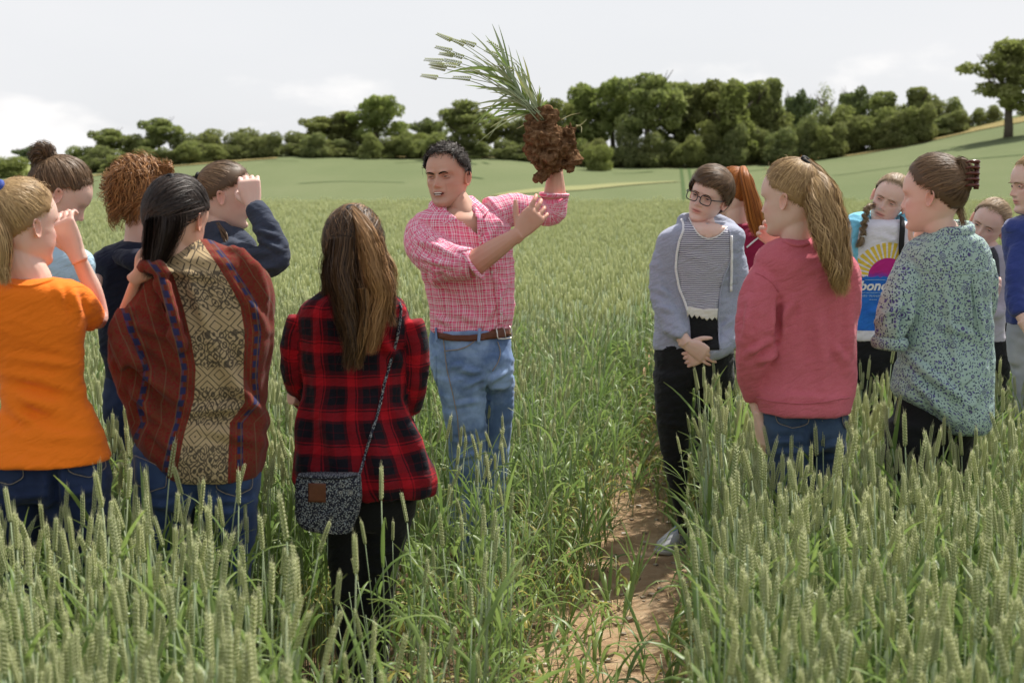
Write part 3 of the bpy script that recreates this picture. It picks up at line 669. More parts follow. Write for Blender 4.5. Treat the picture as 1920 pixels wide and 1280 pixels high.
def hand_geo(w, fdir, thumb, size=1.0, curl=(.35, .45, .3), spread=.06, tcurl=.35, left=False):
    """hand at wrist point w; fdir along the fingers, thumb the side the thumb leaves; curls towards the palm"""
    y = unit(fdir); x = unit(np.asarray(thumb, float) - y * np.dot(thumb, y)); z = np.cross(x, y)
    if not left: z = -z                                 # z is the back of the hand
    B = np.stack([x, y, z], 1); G = Geo(); k = size
    def tr(q): return np.asarray(w) + (np.asarray(q, float) * k) @ B.T
    def add(C, R, flat=1.0):
        V, Fc = tube(tr(C), np.asarray(R) * k, 8, 2, flat, ref=z); G.add(V, Fc)
    C = np.array([(0, -.03, 0), (0, 0, 0), (.002, .03, 0), (.003, .06, .001), (.001, .085, .002), (0, .094, .0)])
    V, Fc = loft(tr(C), np.array([x * r for r in (.024, .026, .036, .041, .040, .034)]) * k, np.array([z * r for r in (.019, .018, .0165, .015, .0125, .008)]) * k, 14, 2.4); G.add(V, Fc)
    cs = curl if isinstance(curl, list) else [curl] * 4
    for i, (bx, L, r) in enumerate(((.030, .068, .0088), (.0105, .076, .0090), (-.010, .071, .0086), (-.029, .055, .0078))):
        p = np.array([bx, .086, 0.0]); an = 0; q = spread * (1.5 - i); pts = [p - np.array([0, .02, 0]), p]
        for seg, c in zip((.46, .30, .24), cs[i]):
            an += c; p = p + np.array([math.sin(q) * math.cos(an), math.cos(q) * math.cos(an), -math.sin(an)]) * L * seg; pts.append(p)
        add(pts, [r, r * 1.04, r * .98, r * .9, r * .62])
    t0 = np.array([.022, .018, -.006]); d1 = unit(np.array([.75, .62, -.25])); d2 = unit(np.array([.75 - tcurl, .8, -.25 - tcurl * .5]))
    add([t0, t0 + d1 * .034, t0 + d1 * .034 + d2 * .028, t0 + d1 * .034 + d2 * .028 + unit(d2 - np.array([tcurl * .4, 0, .1])) * .024], [.0135, .0112, .0100, .006])
    return G
class Person:
    def __init__(s, label, d, xpx, skin='fair', group=None):
        x = (xpx - 960) * d / F; s.d = d; s.o = np.array([x, d, 0.0]); s.skin = SKIN[skin]
        s.root = thing('person', label, 'person', s.o, group); s.G = Geo(); s.T = []; s.garm = {}
    def px(s, a, b, off=0): return P(a, b, s.d + off)
    def m(s, r): return r * s.d / F
    def part(s, name, me, parent=None):
        return obj(name, me, parent or s.root)
    def geo(s, name, G, mats, parent=None, smooth=True):
        mats = mats if isinstance(mats, (list, tuple)) else [mats]
        return s.part(name, G.mesh(name, mats, smooth, s.o), parent)
    def skin_add(s, V, Fc, T=None):
        s.G.add(V, Fc); s.T.append(np.ones((len(V), 3)) if T is None else T)
    def head(s, cx, cy, yaw, pitch=0, roll=0, h=.225, off=0, man=False, fine=True):
        s.R = rot('z', -math.radians(yaw)) @ rot('x', math.radians(pitch)) @ rot('y', math.radians(roll)); s.k = h / .23; s.hc = s.px(cx, cy, off); s.fine_face = 90 < yaw % 360 < 275
        key = (man, fine)
        if key not in HEAD_CACHE: HEAD_CACHE[key] = head_local(man, fine)
        V, Fc, T = HEAD_CACHE[key]; s.man = man
        s.skin_add(s.hl(V), Fc, T)
    def hl(s, V): return s.hc + (np.asarray(V, float) * s.k) @ s.R.T
    def neck(s, bx, by, r=.052, off=0):
        top = s.hl([0, -.018, -.035]); mid = s.hl([0, -.012, -.095]); b = s.px(bx, by, off); lo = b + np.array([0, 0, -.07])
        V, Fc = tube([top, mid, b, lo], [r * .96, r * .98, r * 1.04, r * 1.4], 18, 4)
        if s.fine_face: s.skin_add(V, Fc); return
        Hv, Hf, Ht = s.G.V[0], s.G.F, s.T[0]; G = Geo().add(Hv, Hf).add(V, Fc); Q, Fq, N = remesh(G, .0036, 4)
        kd = KDTree(len(Hv))
        for i, v in enumerate(Hv): kd.insert(v, i)
        kd.balance(); T = []
        for v in Q:
            _, i, dist = kd.find(v); T.append(Ht[i] if dist < .008 else (1, 1, 1))
        s.G = Geo(); s.T = []; s.skin_add(Q, [tuple(f) for f in Fq], np.array(T))
    def face(s, brow=None, squint=.5, eye_c=IRIS, teeth=False):
        for sg in (-1, 1):
            u = np.linspace(0, np.pi, 9); v_ = np.linspace(0, 2 * np.pi, 16, endpoint=False)
            V = np.array([(sg * .030 + .0125 * math.sin(a) * math.cos(b), .0765 + .0065 * math.cos(a), .0005 + .0075 * squint * math.sin(a) * math.sin(b)) for a in u[:5] for b in v_])
            Fc = [(r * 16 + i, (r + 1) * 16 + i, (r + 1) * 16 + (i + 1) % 16, r * 16 + (i + 1) % 16) for r in range(4) for i in range(16)]
            G = Geo(); G.add(s.hl(V), Fc, 0)
            V2 = np.array([(sg * .030 + .0062 * math.cos(b) * q, .0829 + .0014 * (1 - q), .0008 + min(.0060, .0075 * squint) * math.sin(b) * q) for q in (1, .02) for b in v_])
            G.add(s.hl(V2), [(i, (i + 1) % 16, 16 + (i + 1) % 16, 16 + i) for i in range(16)], 1)
            # lids: skin folds above and below, lash line
            for zz, r_, mi in ((.0075 * squint + .0026, .0031, 3), (-.0075 * squint - .0014, .0023, 3), (.0075 * squint + .0002, .0015, 2), (-.0075 * squint + .0002, .0007, 2)):
                C = [(sg * .030 + x, .0818 - 20 * x * x, zz * (1 - (x / .0165) ** 2) + .0003) for x in np.linspace(-.0155, .0155, 7)]
                V3, F3 = tube(s.hl(C), r_ * s.k * np.array([.4, .8, 1, 1, 1, .8, .4]), 6); G.add(V3, F3, mi)
            me = G.mesh('eye', [EYEW, eye_c, LASH, s.skin], True, s.o); attr(me, 'tint', np.tile([1, .9, .88, 1], (len(me.vertices), 1)), 'FLOAT_COLOR')
            s.part('eye', me)
            if brow is not None:
                C = np.array([(sg * x, .0965 - 16 * (x - .022) ** 2 + (.0025 if s.man else -.001), z) for x, z in ((.010, .0105 if s.man else .0135), (.018, .0140 if s.man else .0165), (.027, .0165 if s.man else .0180), (.036, .0165), (.045, .0130))])
                V3, F3 = tube(s.hl(C), np.array([.0022, .0034, .0033, .0026, .001]) * s.k * (.95 if s.man else .62), 8, 3, .45); G = Geo(); G.add(V3, F3); s.geo('eyebrow', G, brow)
        if teeth:
            G = Geo(); C = [(x, .0935 - 26 * x * x, -.0618) for x in np.linspace(-.0200, .0200, 7)]
            V3, F3 = tube(s.hl(C), np.array([.002, .0052, .0064, .0068, .0064, .0052, .002]) * s.k, 10); s.geo('mouth', G.add(V3, F3), MOUTH)
            G = Geo(); C = [(x, .0985 - 26 * x * x, -.0590) for x in np.linspace(-.0155, .0145, 7)]
            V3, F3 = tube(s.hl(C), np.array([.001, .0024, .0028, .0028, .0028, .0024, .001]) * s.k, 8); G.add(V3, F3)
            C = [(x, .0975 - 26 * x * x, -.0662) for x in np.linspace(-.012, .012, 7)]
            V3, F3 = tube(s.hl(C), np.array([.001, .0018, .002, .002, .002, .0018, .001]) * s.k, 8); s.geo('teeth', G.add(V3, F3), TEETH)
    def arm(s, pts, hand=None, size=1.0, **kw):
        """bare arm through pixel points (px, py, offset, radius px) with a hand at its end"""
        C = np.array([s.px(a, b, o) for a, b, o, r in pts]); R = np.array([s.m(r) for *_, r in pts])
        G = Geo(); V, Fc = tube(C, R, 14, 4); G.add(V, Fc)
        if hand is not None:
            fd, th = hand; H = hand_geo(C[-1], np.asarray(fd, float), np.asarray(th, float), size, **kw); G.add(H.verts(), H.F)
            V, Fq, N = remesh(G, .0031, 2); s.skin_add(V, [tuple(f) for f in Fq])
            t = s.T[-1]; dd = np.linalg.norm(V - C[-1], axis=1); rd = np.clip((dd - .085 * size) / .08, 0, 1)[:, None]; s.T[-1] = t * (1 - rd * np.array([0, .14, .12]))
        else: s.skin_add(*tube(C, R, 14, 4))
    def bulk(s, rows, ratio=.62, shrink=.82, off=0):
        g = s.rings(rows, ratio, off); s.skin_add(*loft(g[0], g[1] * shrink, g[2] * shrink, 16))
    def rings(s, rows, ratio=.62, off=0, sub=4):
        A = []
        for r in rows:
            y, cx, hw = r[:3]; q = r[3] if len(r) > 3 else ratio; o = r[4] if len(r) > 4 else 0
            A.append([*s.px(cx, y, off + o), s.m(hw), s.m(hw) * q])
        A = crom(A, sub); z = 0 * A[:, 0]
        return A[:, :3], np.column_stack([np.maximum(A[:, 3], .004), z, z]), np.column_stack([z, np.maximum(A[:, 4], .004), z])
    def garment(s, name, mat, torso=None, limbs=(), ratio=.62, off=0, voxel=.0075, smooth=5, ex=2.3, wr=(.006, .06, .045, 0.0), seed=0, fold=(), extra=None, post=None, twist=0, cut=None):
        """cloth shell: torso rows (y, cx, half width) and limbs of (px, py, offset, radius px), merged, smoothed and creased"""
        G = Geo(); segs = []
        if torso:
            C, AX, AY = s.rings(torso, ratio, off)
            if twist:
                R = rot('z', math.radians(twist)); AX, AY = AX @ R.T, AY @ R.T
            V, Fc = loft(C, AX, AY, 28, ex); G.add(V, Fc)
        for L in limbs:
            C2 = np.array([s.px(a, b, o) for a, b, o, r in L]); R = np.array([s.m(r) for *_, r in L])
            X_ = crom(np.column_stack([C2, R]), 4); segs.append((X_[:, :3], X_[:, 3]))
            V, Fc = tube(C2, R, 16, 4); G.add(V, Fc)
        if extra: 
            for V, Fc in extra: G.add(V, Fc)
        V, Fq, N = remesh(G, voxel, smooth)
        # cloth coordinates: round and along the trunk or the nearest limb
        uv = np.zeros((len(V), 3)); best = np.full(len(V), 9e9)
        if torso:
            o_ = np.argsort(C[:, 2]); zz = C[o_, 2]; cx = np.interp(V[:, 2], zz, C[o_, 0]); cy = np.interp(V[:, 2], zz, C[o_, 1])
            ax = np.interp(V[:, 2], zz, np.linalg.norm(AX[o_], axis=1)); ay = np.interp(V[:, 2], zz, np.linalg.norm(AY[o_], axis=1))
            best = np.hypot((V[:, 0] - cx) / ax, (V[:, 1] - cy) / ay)
            best = best + np.maximum(0, zz[0] - V[:, 2]) * 20 + np.maximum(0, V[:, 2] - zz[-1]) * 20
            uv[:, 0] = np.arctan2((V[:, 0] - cx) / ax, -(V[:, 1] - cy) / ay) * .155; uv[:, 1] = V[:, 2]
        crease = np.zeros(len(V))
        for i, (C2, R) in enumerate(segs):
            T = unit(np.gradient(C2, axis=0)); cum = np.concatenate([[0], np.cumsum(np.linalg.norm(np.diff(C2, axis=0), axis=1))])
            D = np.linalg.norm(V[:, None] - C2[None], axis=2); k = D.argmin(1); q = D[np.arange(len(V)), k] / R[k]
            sel = q < best + (.0 if torso else 0); ref = unit(np.array([0.2, -1, .2]) - T[k] * (T[k] @ np.array([0.2, -1, .2]))[:, None]); sd = np.cross(T[k], ref)
            dv = V - C2[k]; an = np.arctan2((dv * sd).sum(1), (dv * ref).sum(1)); along = cum[k] + (dv * T[k]).sum(1)
            uv[sel] = np.column_stack([an * R[k].mean() * 1.0, along, np.full(len(V), i + 1.0)])[sel]; best = np.minimum(best, q)
            # rings of folds where the limb bends
            bend = np.linalg.norm(np.gradient(T, axis=0), axis=1); bend = np.convolve(bend, np.ones(5) / 5, 'same'); bend = bend / (bend.max() + 1e-6)
            crease[sel] += (np.sin(along * 120 + 3.0 * np.sin(an * 1.5 + i) + 7 * noise3(V * 11)) * (.12 + .88 * bend[k]) * np.clip(.5 + 1.2 * noise3(V * 9 + 50), 0, 1))[sel]
        amp, sa, sb, tilt = wr
        ct, st = math.cos(tilt), math.sin(tilt); ru, rv = uv[:, 0] * ct - V[:, 2] * st, uv[:, 0] * st + V[:, 2] * ct
        Q = np.column_stack([V[:, 0] * ct - V[:, 2] * st, V[:, 1], V[:, 0] * st + V[:, 2] * ct])
        wp = Q + .03 * np.column_stack([noise3(V * 6 + 3), noise3(V * 6 + 9), noise3(V * 6 + 21)])
        n1 = noise3(wp / np.array([sa, sa, sb]) + seed * 7.7); n2 = noise3(wp / np.array([sa, sa, sb]) * 2.1 + seed * 3.1 + 40)
        disp = amp * ((1 - 2 * np.abs(n1)) * .9 + (1 - 2 * np.abs(n2)) * .35) + amp * .28 * crease
        ppx, ppy = proj(V)
        for (x0, y0, x1, y1, wpx, a) in fold:                # named creases in photograph pixels
            ex_, ey_ = x1 - x0, y1 - y0; L2 = ex_ ** 2 + ey_ ** 2; t = np.clip(((ppx - x0) * ex_ + (ppy - y0) * ey_) / L2, 0, 1)
            dd = np.hypot(ppx - x0 - t * ex_, ppy - y0 - t * ey_) / wpx
            disp += 1.5 * a * (np.exp(-dd ** 2) - .55 * np.exp(-(dd - 1.6) ** 2 * 2)) * np.sin(np.pi * np.clip(t, .08, .92))
        V = V + N * disp[:, None]
        if post is not None: V = post(V, N)
        if cut is not None:                                  # neck opening: drop the front faces inside the outline
            B = np.array(cut, float); qx, qy = proj(V[Fq].mean(1)); ins = np.zeros(len(Fq), bool); j = len(B) - 1
            for i in range(len(B)):
                ins ^= ((B[i, 1] > qy) != (B[j, 1] > qy)) & (qx < (B[j, 0] - B[i, 0]) * (qy - B[i, 1]) / (B[j, 1] - B[i, 1] + 1e-9) + B[i, 0]); j = i
            Fq = Fq[~(ins & (V[Fq].mean(1)[:, 1] < s.d + .06))]
        me = mesh(name, V - s.o, Fq, [mat]); attr(me, 'cuv', uv)
        o = s.part(name, me); bvh = BVHTree.FromPolygons([Vector(v) for v in V], [tuple(map(int, f)) for f in Fq])
        s.garm[name] = (V, bvh, o); return o, bvh, V
    def finish(s):
        me = s.G.mesh('body', [s.skin], True, s.o); T = np.concatenate(s.T); attr(me, 'tint', np.column_stack([T, np.ones(len(T))]), 'FLOAT_COLOR')
        s.part('body', me)
    def stand(s, legs, r=.13):
        for x, y in legs: STAND.append((x, y, r, r + .03))
    def legs(s, name, mat, hips, legs, shoes=True, wr=(.004, .07, .03, 0), fold=(), seed=1, ratio=.6, ground=True, smooth=5):
        """trousers: hip rows and leg chains in pixels; each chain is run down to the ground"""
        L = []
        for ch in legs:
            ch = list(ch); a, b, o, r = ch[-1]; q = s.px(a, b, o)
            if q[2] > .12:
                # continue to the ankle on the ground, slimmer
                t = P(a, b, s.d + o); zx = proj(np.array([t[0], t[1], .5 * q[2] + .04])); zg = proj(np.array([t[0], t[1], .085]))
                ch += [(zx[0], zx[1], o, r * .86), (zg[0], zg[1], o, r * .72)]
            L.append(ch); e = s.px(ch[-1][0], ch[-1][1], ch[-1][2]); STAND.append((e[0], e[1], .12, .14))
            if shoes: s.shoe(e)
        R = s.garment(name, mat, hips, L, ratio=ratio, wr=wr, fold=fold, seed=seed, voxel=.009, ex=2.2, smooth=smooth)
        s.leg_chains = L
        for ch in L: s.skin_add(*tube([s.px(a, b, o) for a, b, o, r in ch], [s.m(r) * .75 for *_, r in ch], 10, 2))
        return R
    def shoe(s, e, yaw=0.0, mat=None):
        mat = mat or SHOE; R = rot('z', yaw); G = Geo()
        C = np.array([(0, -.07, .035), (0, -.05, .045), (0, 0, .05), (0, .06, .042), (0, .12, .03), (0, .16, .024), (0, .175, .02)])
        V, Fc = loft(np.array([e[0], e[1], 0]) + C @ R.T, np.array([R @ np.array([w_, 0, 0]) for w_ in (.025, .036, .038, .042, .045, .036, .015)]), np.array([(0, 0, h) for h in (.03, .042, .05, .042, .03, .022, .012)]), 14, 2.4)
        G.add(V, Fc); s.geo('shoe', G, mat)
    # ---- details laid on a garment
    def ray(s, bvh, px, py, off=.003):
        o = Vector((0, 0, CAM_H)); q = P(px, py, s.d); d = (Vector(q) - o).normalized()
        hit = bvh.ray_cast(o, d)
        if hit[0] is None:
            hit = bvh.find_nearest(Vector(q))
        n = hit[1] if hit[1].dot(d) < 0 else -hit[1]
        return np.array(hit[0] + n * off), np.array(n)
    def patch(s, name, bvh, outline, mat, off=.004, step=7, parent=None, closed=True):
        """thin cloth piece with the given pixel outline lying on a garment"""
        O = np.asarray(outline, float); pts = []
        for a, b in zip(O, np.roll(O, -1, 0)):
            k = max(1, int(np.hypot(*(b - a)) / step)); pts += [a + (b - a) * i / k for i in range(k)]
        n = len(pts); x0, y0 = O.min(0); x1, y1 = O.max(0); B = np.array(pts)
        gx, gy = np.meshgrid(np.arange(x0 + step / 2, x1, step), np.arange(y0 + step / 2, y1, step)); g_ = np.column_stack([gx.ravel(), gy.ravel()])
        ins = np.zeros(len(g_), bool); j = n - 1
        for i in range(n):
            c = ((B[i, 1] > g_[:, 1]) != (B[j, 1] > g_[:, 1])) & (g_[:, 0] < (B[j, 0] - B[i, 0]) * (g_[:, 1] - B[i, 1]) / (B[j, 1] - B[i, 1] + 1e-9) + B[i, 0]); ins ^= c; j = i
        g_ = g_[ins]
        if len(g_): dmin = np.array([np.min(np.hypot(B[:, 0] - q[0], B[:, 1] - q[1])) for q in g_]); g_ = g_[dmin > step * .35]
        allp = np.vstack([B, g_]) if len(g_) else B
        r = delaunay_2d_cdt([Vector(p) for p in allp], [(i, (i + 1) % n) for i in range(n)], [], 1, 1e-4)
        P2, Fc = r[0], r[2]
        H = [s.ray(bvh, p.x, p.y, off) for p in P2]; V = np.array([h[0] for h in H]); N = np.array([h[1] for h in H])
        Fc = [tuple(f) for f in Fc]
        if Fc:
            f = Fc[0]; nn = np.cross(V[f[1]] - V[f[0]], V[f[2]] - V[f[0]])
            if np.dot(nn, N[f[0]]) < 0: Fc = [f[::-1] for f in Fc]
        V2 = V - N * (off + .002); k = len(V); ed = {}
        for f in Fc:
            for a, b in zip(f, f[1:] + f[:1]): ed[(a, b)] = ed.get((a, b), 0) + 1
        bd = [(a, b) for a, b in ed if (b, a) not in ed]
        G = Geo(); G.add(np.vstack([V, V2]), Fc + [(b, a, a + k, b + k) for a, b in bd] )
        me = G.mesh(name, [mat], True, s.o)
        uv = np.array([(p.x, p.y, 0) for p in P2]); attr(me, 'cuv', np.vstack([uv, uv]) * s.d / F)
        return s.part(name, me, parent)
    def line(s, name, bvh, pts, r, mat, off=.002, parent=None, flat=1.0, step=6, G=None):
        O = np.asarray(pts, float); q = [O[0]]
        for a, b in zip(O[:-1], O[1:]):
            k = max(1, int(np.hypot(*(b - a)) / step)); q += [a + (b - a) * (i + 1) / k for i in range(k)]
        H = [s.ray(bvh, a, b, off) for a, b in q]; C = np.array([h[0] for h in H]); N = np.array([h[1] for h in H])
        if len(C) > 4: C[1:-1] = (C[:-2] + 2 * C[1:-1] + C[2:]) / 4
        V, Fc = tube(C, r, 6, 1, flat, ref=N.mean(0))
        if G is not None: G.add(V, Fc); return None
        return s.geo(name, Geo().add(V, Fc), mat, parent)
    # ---- hair
    def cap(s, G, lift=.006, drop=0.0):
        u = np.linspace(0, np.pi, 30); v_ = np.linspace(0, 2 * np.pi, 44, endpoint=False)
        D = np.array([(math.sin(a) * math.sin(b), math.sin(a) * math.cos(b), math.cos(a)) for a in u for b in v_])
        ok = hair_region(D, drop - .13); V = EL_C + D * (EL_R + lift) * np.where(ok, 1, .93)[:, None]
        Fc = []
        for r in range(29):
            for i in range(44):
                f = (r * 44 + i, (r + 1) * 44 + i, (r + 1) * 44 + (i + 1) % 44, r * 44 + (i + 1) % 44)
                if sum(ok[list(f)]) >= 2: Fc.append(f)
        G.add(s.hl(V), Fc)
class Hair:
    def __init__(s, p, mat): s.p = p; s.mat = mat; s.V = []; s.F = []; s.T = []; s.n = 0; s.r = np.random.default_rng(int(abs(p.o[0] * 1000)) + 5)
    def cap(s, lift=.006, drop=0.0, tone=.25):
        G = Geo(); s.p.cap(G, lift, drop); V = G.verts(); s.V.append(V); s.F.append([tuple(i + s.n for i in f) for f in G.F]); s.T.append(np.full(len(V), tone)); s.n += len(V)
    def ribbons(s, C, N, W, tone):
        """C (n, k, 3) strand paths, N outward vectors, W (k,) or (n, k) widths"""
        n, k, _ = C.shape; T = unit(np.gradient(C, axis=1)); S = unit(np.cross(T, N)); W = np.broadcast_to(W, (n, k))[..., None]
        V = np.stack([C - S * W / 2, C + S * W / 2], 2).reshape(-1, 3)
        b = (np.arange(n) * k * 2)[:, None] + (np.arange(k - 1) * 2)[None]
        q = np.stack([b, b + 1, b + 3, b + 2], -1).reshape(-1, 4) + s.n
        s.V.append(V); s.F.append(q); s.T.append(np.repeat(tone, k * 2)); s.n += len(V)
    def scalp(s, n, target, lift=(.006, .014), K=9, wid=.0021, spread=.10, curl=0.0, turns=3, frac=(0, 1), drop=0.0, tone=(.45, .22), edge=.5, keep=None):
        """strands combed over the skull from the hairline to a gathering direction"""
        r = s.r; n = int(n * 1.35); D = unit(r.normal(size=(n * 7, 3))); D = D[hair_region(D, drop + r.normal(0, .035, len(D)))]
        if keep is not None: D = D[keep(D)]
        D = D[:n]; n = len(D); tg = unit(np.asarray(target, float) + r.normal(size=(n, 3)) * spread)
        t = np.linspace(frac[0], frac[1], K)[None, :, None]; om = np.arccos(np.clip((D * tg).sum(1), -1, 1))[:, None, None] + 1e-5
        Q = (np.sin((1 - t) * om) * D[:, None] + np.sin(t * om) * tg[:, None]) / np.sin(om)
        lf = r.uniform(lift[0], lift[1], n)[:, None, None] * (.12 + .88 * np.minimum(1, t * 3.2))
        Lc = EL_C + Q * (EL_R + lf)
        if curl:
            a = t[..., 0] * turns * 6.28 + r.uniform(0, 6.28, n)[:, None]; sd = unit(np.cross(Q, np.gradient(Q, axis=1)))
            Lc = Lc + curl * (np.cos(a)[..., None] * sd + np.sin(a)[..., None] * Q)
        C = s.p.hl(Lc.reshape(-1, 3)).reshape(n, K, 3); N = Q @ s.p.R.T
        s.ribbons(C, N + r.normal(size=(n, 1, 3)) * .18, wid * (1 - .35 * np.linspace(0, 1, K)) * np.minimum(1, .25 + np.linspace(0, 1, K) * 5), np.clip(r.normal(tone[0], tone[1], n), 0, 1))
    def bundle(s, pts, n, wid=.003, wave=0.0, wl=.1, taper=.25, tone=(.5, .25), flat=1.0, K=16, curl=0.0, turns=4, fray=.15, world=False):
        """lock of strands round a centreline of (px, py, offset, radius px)"""
        p = s.p; r = s.r
        A = np.array([[*(p.px(a, b, o)), p.m(q)] for a, b, o, q in pts]) if not world else np.array([[*a, q] for a, q in pts])
        X_ = crom(A, 8); t = np.linspace(0, 1, len(X_)); tt = np.linspace(0, 1, K); C0 = np.column_stack([np.interp(tt, t, X_[:, i]) for i in range(4)])
        ctr, R = C0[:, :3], np.maximum(C0[:, 3], .0005); T = unit(np.gradient(ctr, axis=0)); sx = unit(np.cross(T, np.array([0, 1.0, .05]))); sy = np.cross(T, sx)
        a = r.uniform(0, 6.28, n); q = np.sqrt(r.uniform(0, 1, n)) ; a2 = a[:, None] + curl * 0
        off = (np.cos(a2) * q[:, None])[..., None] * sx * R[:, None] + (np.sin(a2) * q[:, None] * flat)[..., None] * sy * R[:, None]
        C = ctr[None] + off; L = np.linalg.norm(np.diff(ctr, axis=0), axis=1).sum()
        if wave:
            ph = r.normal(0, 1.4, n)[:, None] + tt[None] * L / wl * 6.28; g_ = np.minimum(1, tt * 3)[None]
            C = C + (np.sin(ph) * g_ * wave)[..., None] * sx + (np.cos(ph * .8 + 1) * g_ * wave * .6)[..., None] * sy
        if curl:
            ph = r.uniform(0, 6.28, n)[:, None] + tt[None] * turns * 6.28; C = C + curl * ((np.cos(ph))[..., None] * sx + np.sin(ph)[..., None] * sy)
        C = C + (r.normal(size=(n, 1, 3)) * fray * R.max() * (tt ** 2)[None, :, None])
        end = r.uniform(1 - taper, 1, n)
        W = wid * np.where(tt[None] < end[:, None], 1 - .5 * tt[None], .05)
        s.ribbons(C, unit(off + 1e-4 * sy + r.normal(size=(n, 1, 3)) * .1 * R.max()), W, np.clip(r.normal(tone[0], tone[1], n), 0, 1))
    def flyaway(s, n, L=.035, wid=.0007, tone=(.9, .1), drop=0.0):
        r = s.r; D = unit(r.normal(size=(n * 6, 3)) + np.array([0, 0, .6])); D = D[hair_region(D, drop)][:n]; n = len(D); K = 6
        tg = unit(np.cross(D, r.normal(size=(n, 3)))); t = np.linspace(0, 1, K)[None, :, None]
        C = EL_C + D[:, None] * (EL_R + .006) + (D[:, None] * (.6 * t - .35 * t * t) + tg[:, None] * t * .8) * (L * r.uniform(.4, 1.3, n))[:, None, None]
        s.ribbons(s.p.hl(C.reshape(-1, 3)).reshape(n, K, 3), (D[:, None] + 0 * t) @ s.p.R.T, wid, np.clip(r.normal(*tone, n), 0, 1))
    def done(s, tie=None):
        me_F = [f for b in s.F for f in (b.tolist() if isinstance(b, np.ndarray) else b)]
        me = mesh('hair', np.concatenate(s.V) - s.p.o, np.array(me_F, np.int32), [s.mat]); attr(me, 'tone', np.concatenate(s.T), 'FLOAT')
        o = s.p.part('hair', me)
        if tie:
            for pos, r_, r2, ax, mat in tie:
                a = np.linspace(0, 2 * np.pi, 17); ax = unit(ax); x = unit(np.cross(ax, (0.3, .2, .9))); y = np.cross(ax, x)
                V, Fc = tube(np.array(pos) + r_ * (np.cos(a)[:, None] * x + np.sin(a)[:, None] * y), r2, 8); s.p.geo('hair_tie', Geo().add(V, Fc), mat, o)
        return o
def hair_region(D, drop=0.0):
    az = np.degrees(np.arctan2(np.abs(D[:, 0]), D[:, 1]))
    return D[:, 2] > np.interp(az, [0, 30, 52, 66, 80, 97, 112, 140, 180], [.60, .60, .48, .24, .05, -.10, -.44, -.70, -.76]) - drop
# ------------------------------------------------------------------ cloth
def weave(m, v, s=900, k=.25, wr=.55):
    x, y, z = m.xyz(v)
    a = m.noise(1.0, m.comb(m.math('MULTIPLY', m.math('ADD', x, m.math('MULTIPLY', z, .5)), 9), m.math('MULTIPLY', y, 9), m.math('MULTIPLY', m.math('SUBTRACT', z, m.math('MULTIPLY', x, .5)), 24)), 4, .5)
    rid = m.math('ABSOLUTE', m.math('SUBTRACT', a, .5))
    b1 = m.n('ShaderNodeBump', {'Strength': wr, 'Distance': .03, 'Height': rid}); b2 = m.n('ShaderNodeBump', {'Strength': k, 'Distance': .0015, 'Height': m.noise(s, v, 2), 'Normal': b1.outputs[0]})
    m.t.links.new(b2.outputs[0], m.b.inputs['Normal'])
def cloth(name, c, rough=.9, var=.12, sheen=.06, heather=None, big=6):
    m = Mat(name, rough, .15); v = m.obj()
    b = m.mix(m.noise(big, v, 4), tuple(x * (1 - var) for x in c), tuple(x * (1 + var) for x in c))
    if heather: b = m.mix(m.rng(m.noise(380, v, 2, .7), .35, .7), b, heather)
    m.set('Base Color', b); m.set('Sheen Weight', sheen); m.set('Sheen Roughness', .5); weave(m, v); return m.m
def denim(name, dark, light, fade=.5):
    m = Mat(name, .85, .15); v = m.obj(); u = m.attr('cuv'); x, y, z = m.xyz(u)
    fib = m.noise(1.0, m.comb(m.math('MULTIPLY', x, 900), m.math('MULTIPLY', y, 60)), 3, .7)
    wear = m.noise(7, v, 5, .6); t = m.math('MULTIPLY_ADD', m.rng(wear, .38, .7), fade, m.math('MULTIPLY', fib, .35))
    m.set('Base Color', m.mix(t, dark, light)); m.set('Sheen Weight', .12); m.bump(fib, .3, .001); return m.m
def plaid(name, pu, pv, su, sv, mode='MIX', f=.5):
    m = Mat(name, .88, .15); x, y, z = m.xyz(m.attr('cuv')); nv = m.obj()
    wob = m.math('MULTIPLY', m.math('SUBTRACT', m.noise(9, nv, 2), .5), .02)
    a = m.ramp(m.math('FRACT', m.math('DIVIDE', m.math('ADD', x, wob), pu)), su, 'CONSTANT'); b = m.ramp(m.math('FRACT', m.math('DIVIDE', m.math('ADD', y, wob), pv)), sv, 'CONSTANT')
    c = m.mix(f, a, b, mode); m.set('Base Color', c); m.set('Sheen Weight', .05); weave(m, nv); return m.m
W, PK, RD, DP = (.90, .84, .86), (.86, .24, .37), (.64, .045, .13), (.80, .12, .24)
st = [(0, PK), (.16, W), (.21, RD), (.27, W), (.31, DP), (.47, W), (.53, PK), (.60, W), (.65, RD), (.72, W), (.76, DP), (.90, W), (.95, PK)]
MAN_SHIRT = plaid('pink_check_cotton', .060, .060, st, [(p, c) for p, c in st])
K_, R_, D_ = (.009, .008, .013), (.40, .008, .016), (.09, .005, .010)
st = [(0, R_), (.14, D_), (.18, R_), (.22, D_), (.36, K_), (.56, D_), (.58, K_), (.82, D_), (.90, R_)]
TARTAN = plaid('red_black_flannel', .098, .10, st, st)
m = Mat('striped_jersey', .9, .1); x, y, z = m.xyz(m.attr('cuv')); q = m.math('FRACT', m.math('DIVIDE', y, .0082))
m.set('Base Color', m.mix(m.math('GREATER_THAN', q, .52), (.60, .60, .65), (.16, .15, .22))); weave(m, m.obj()); STRIPE = m.m
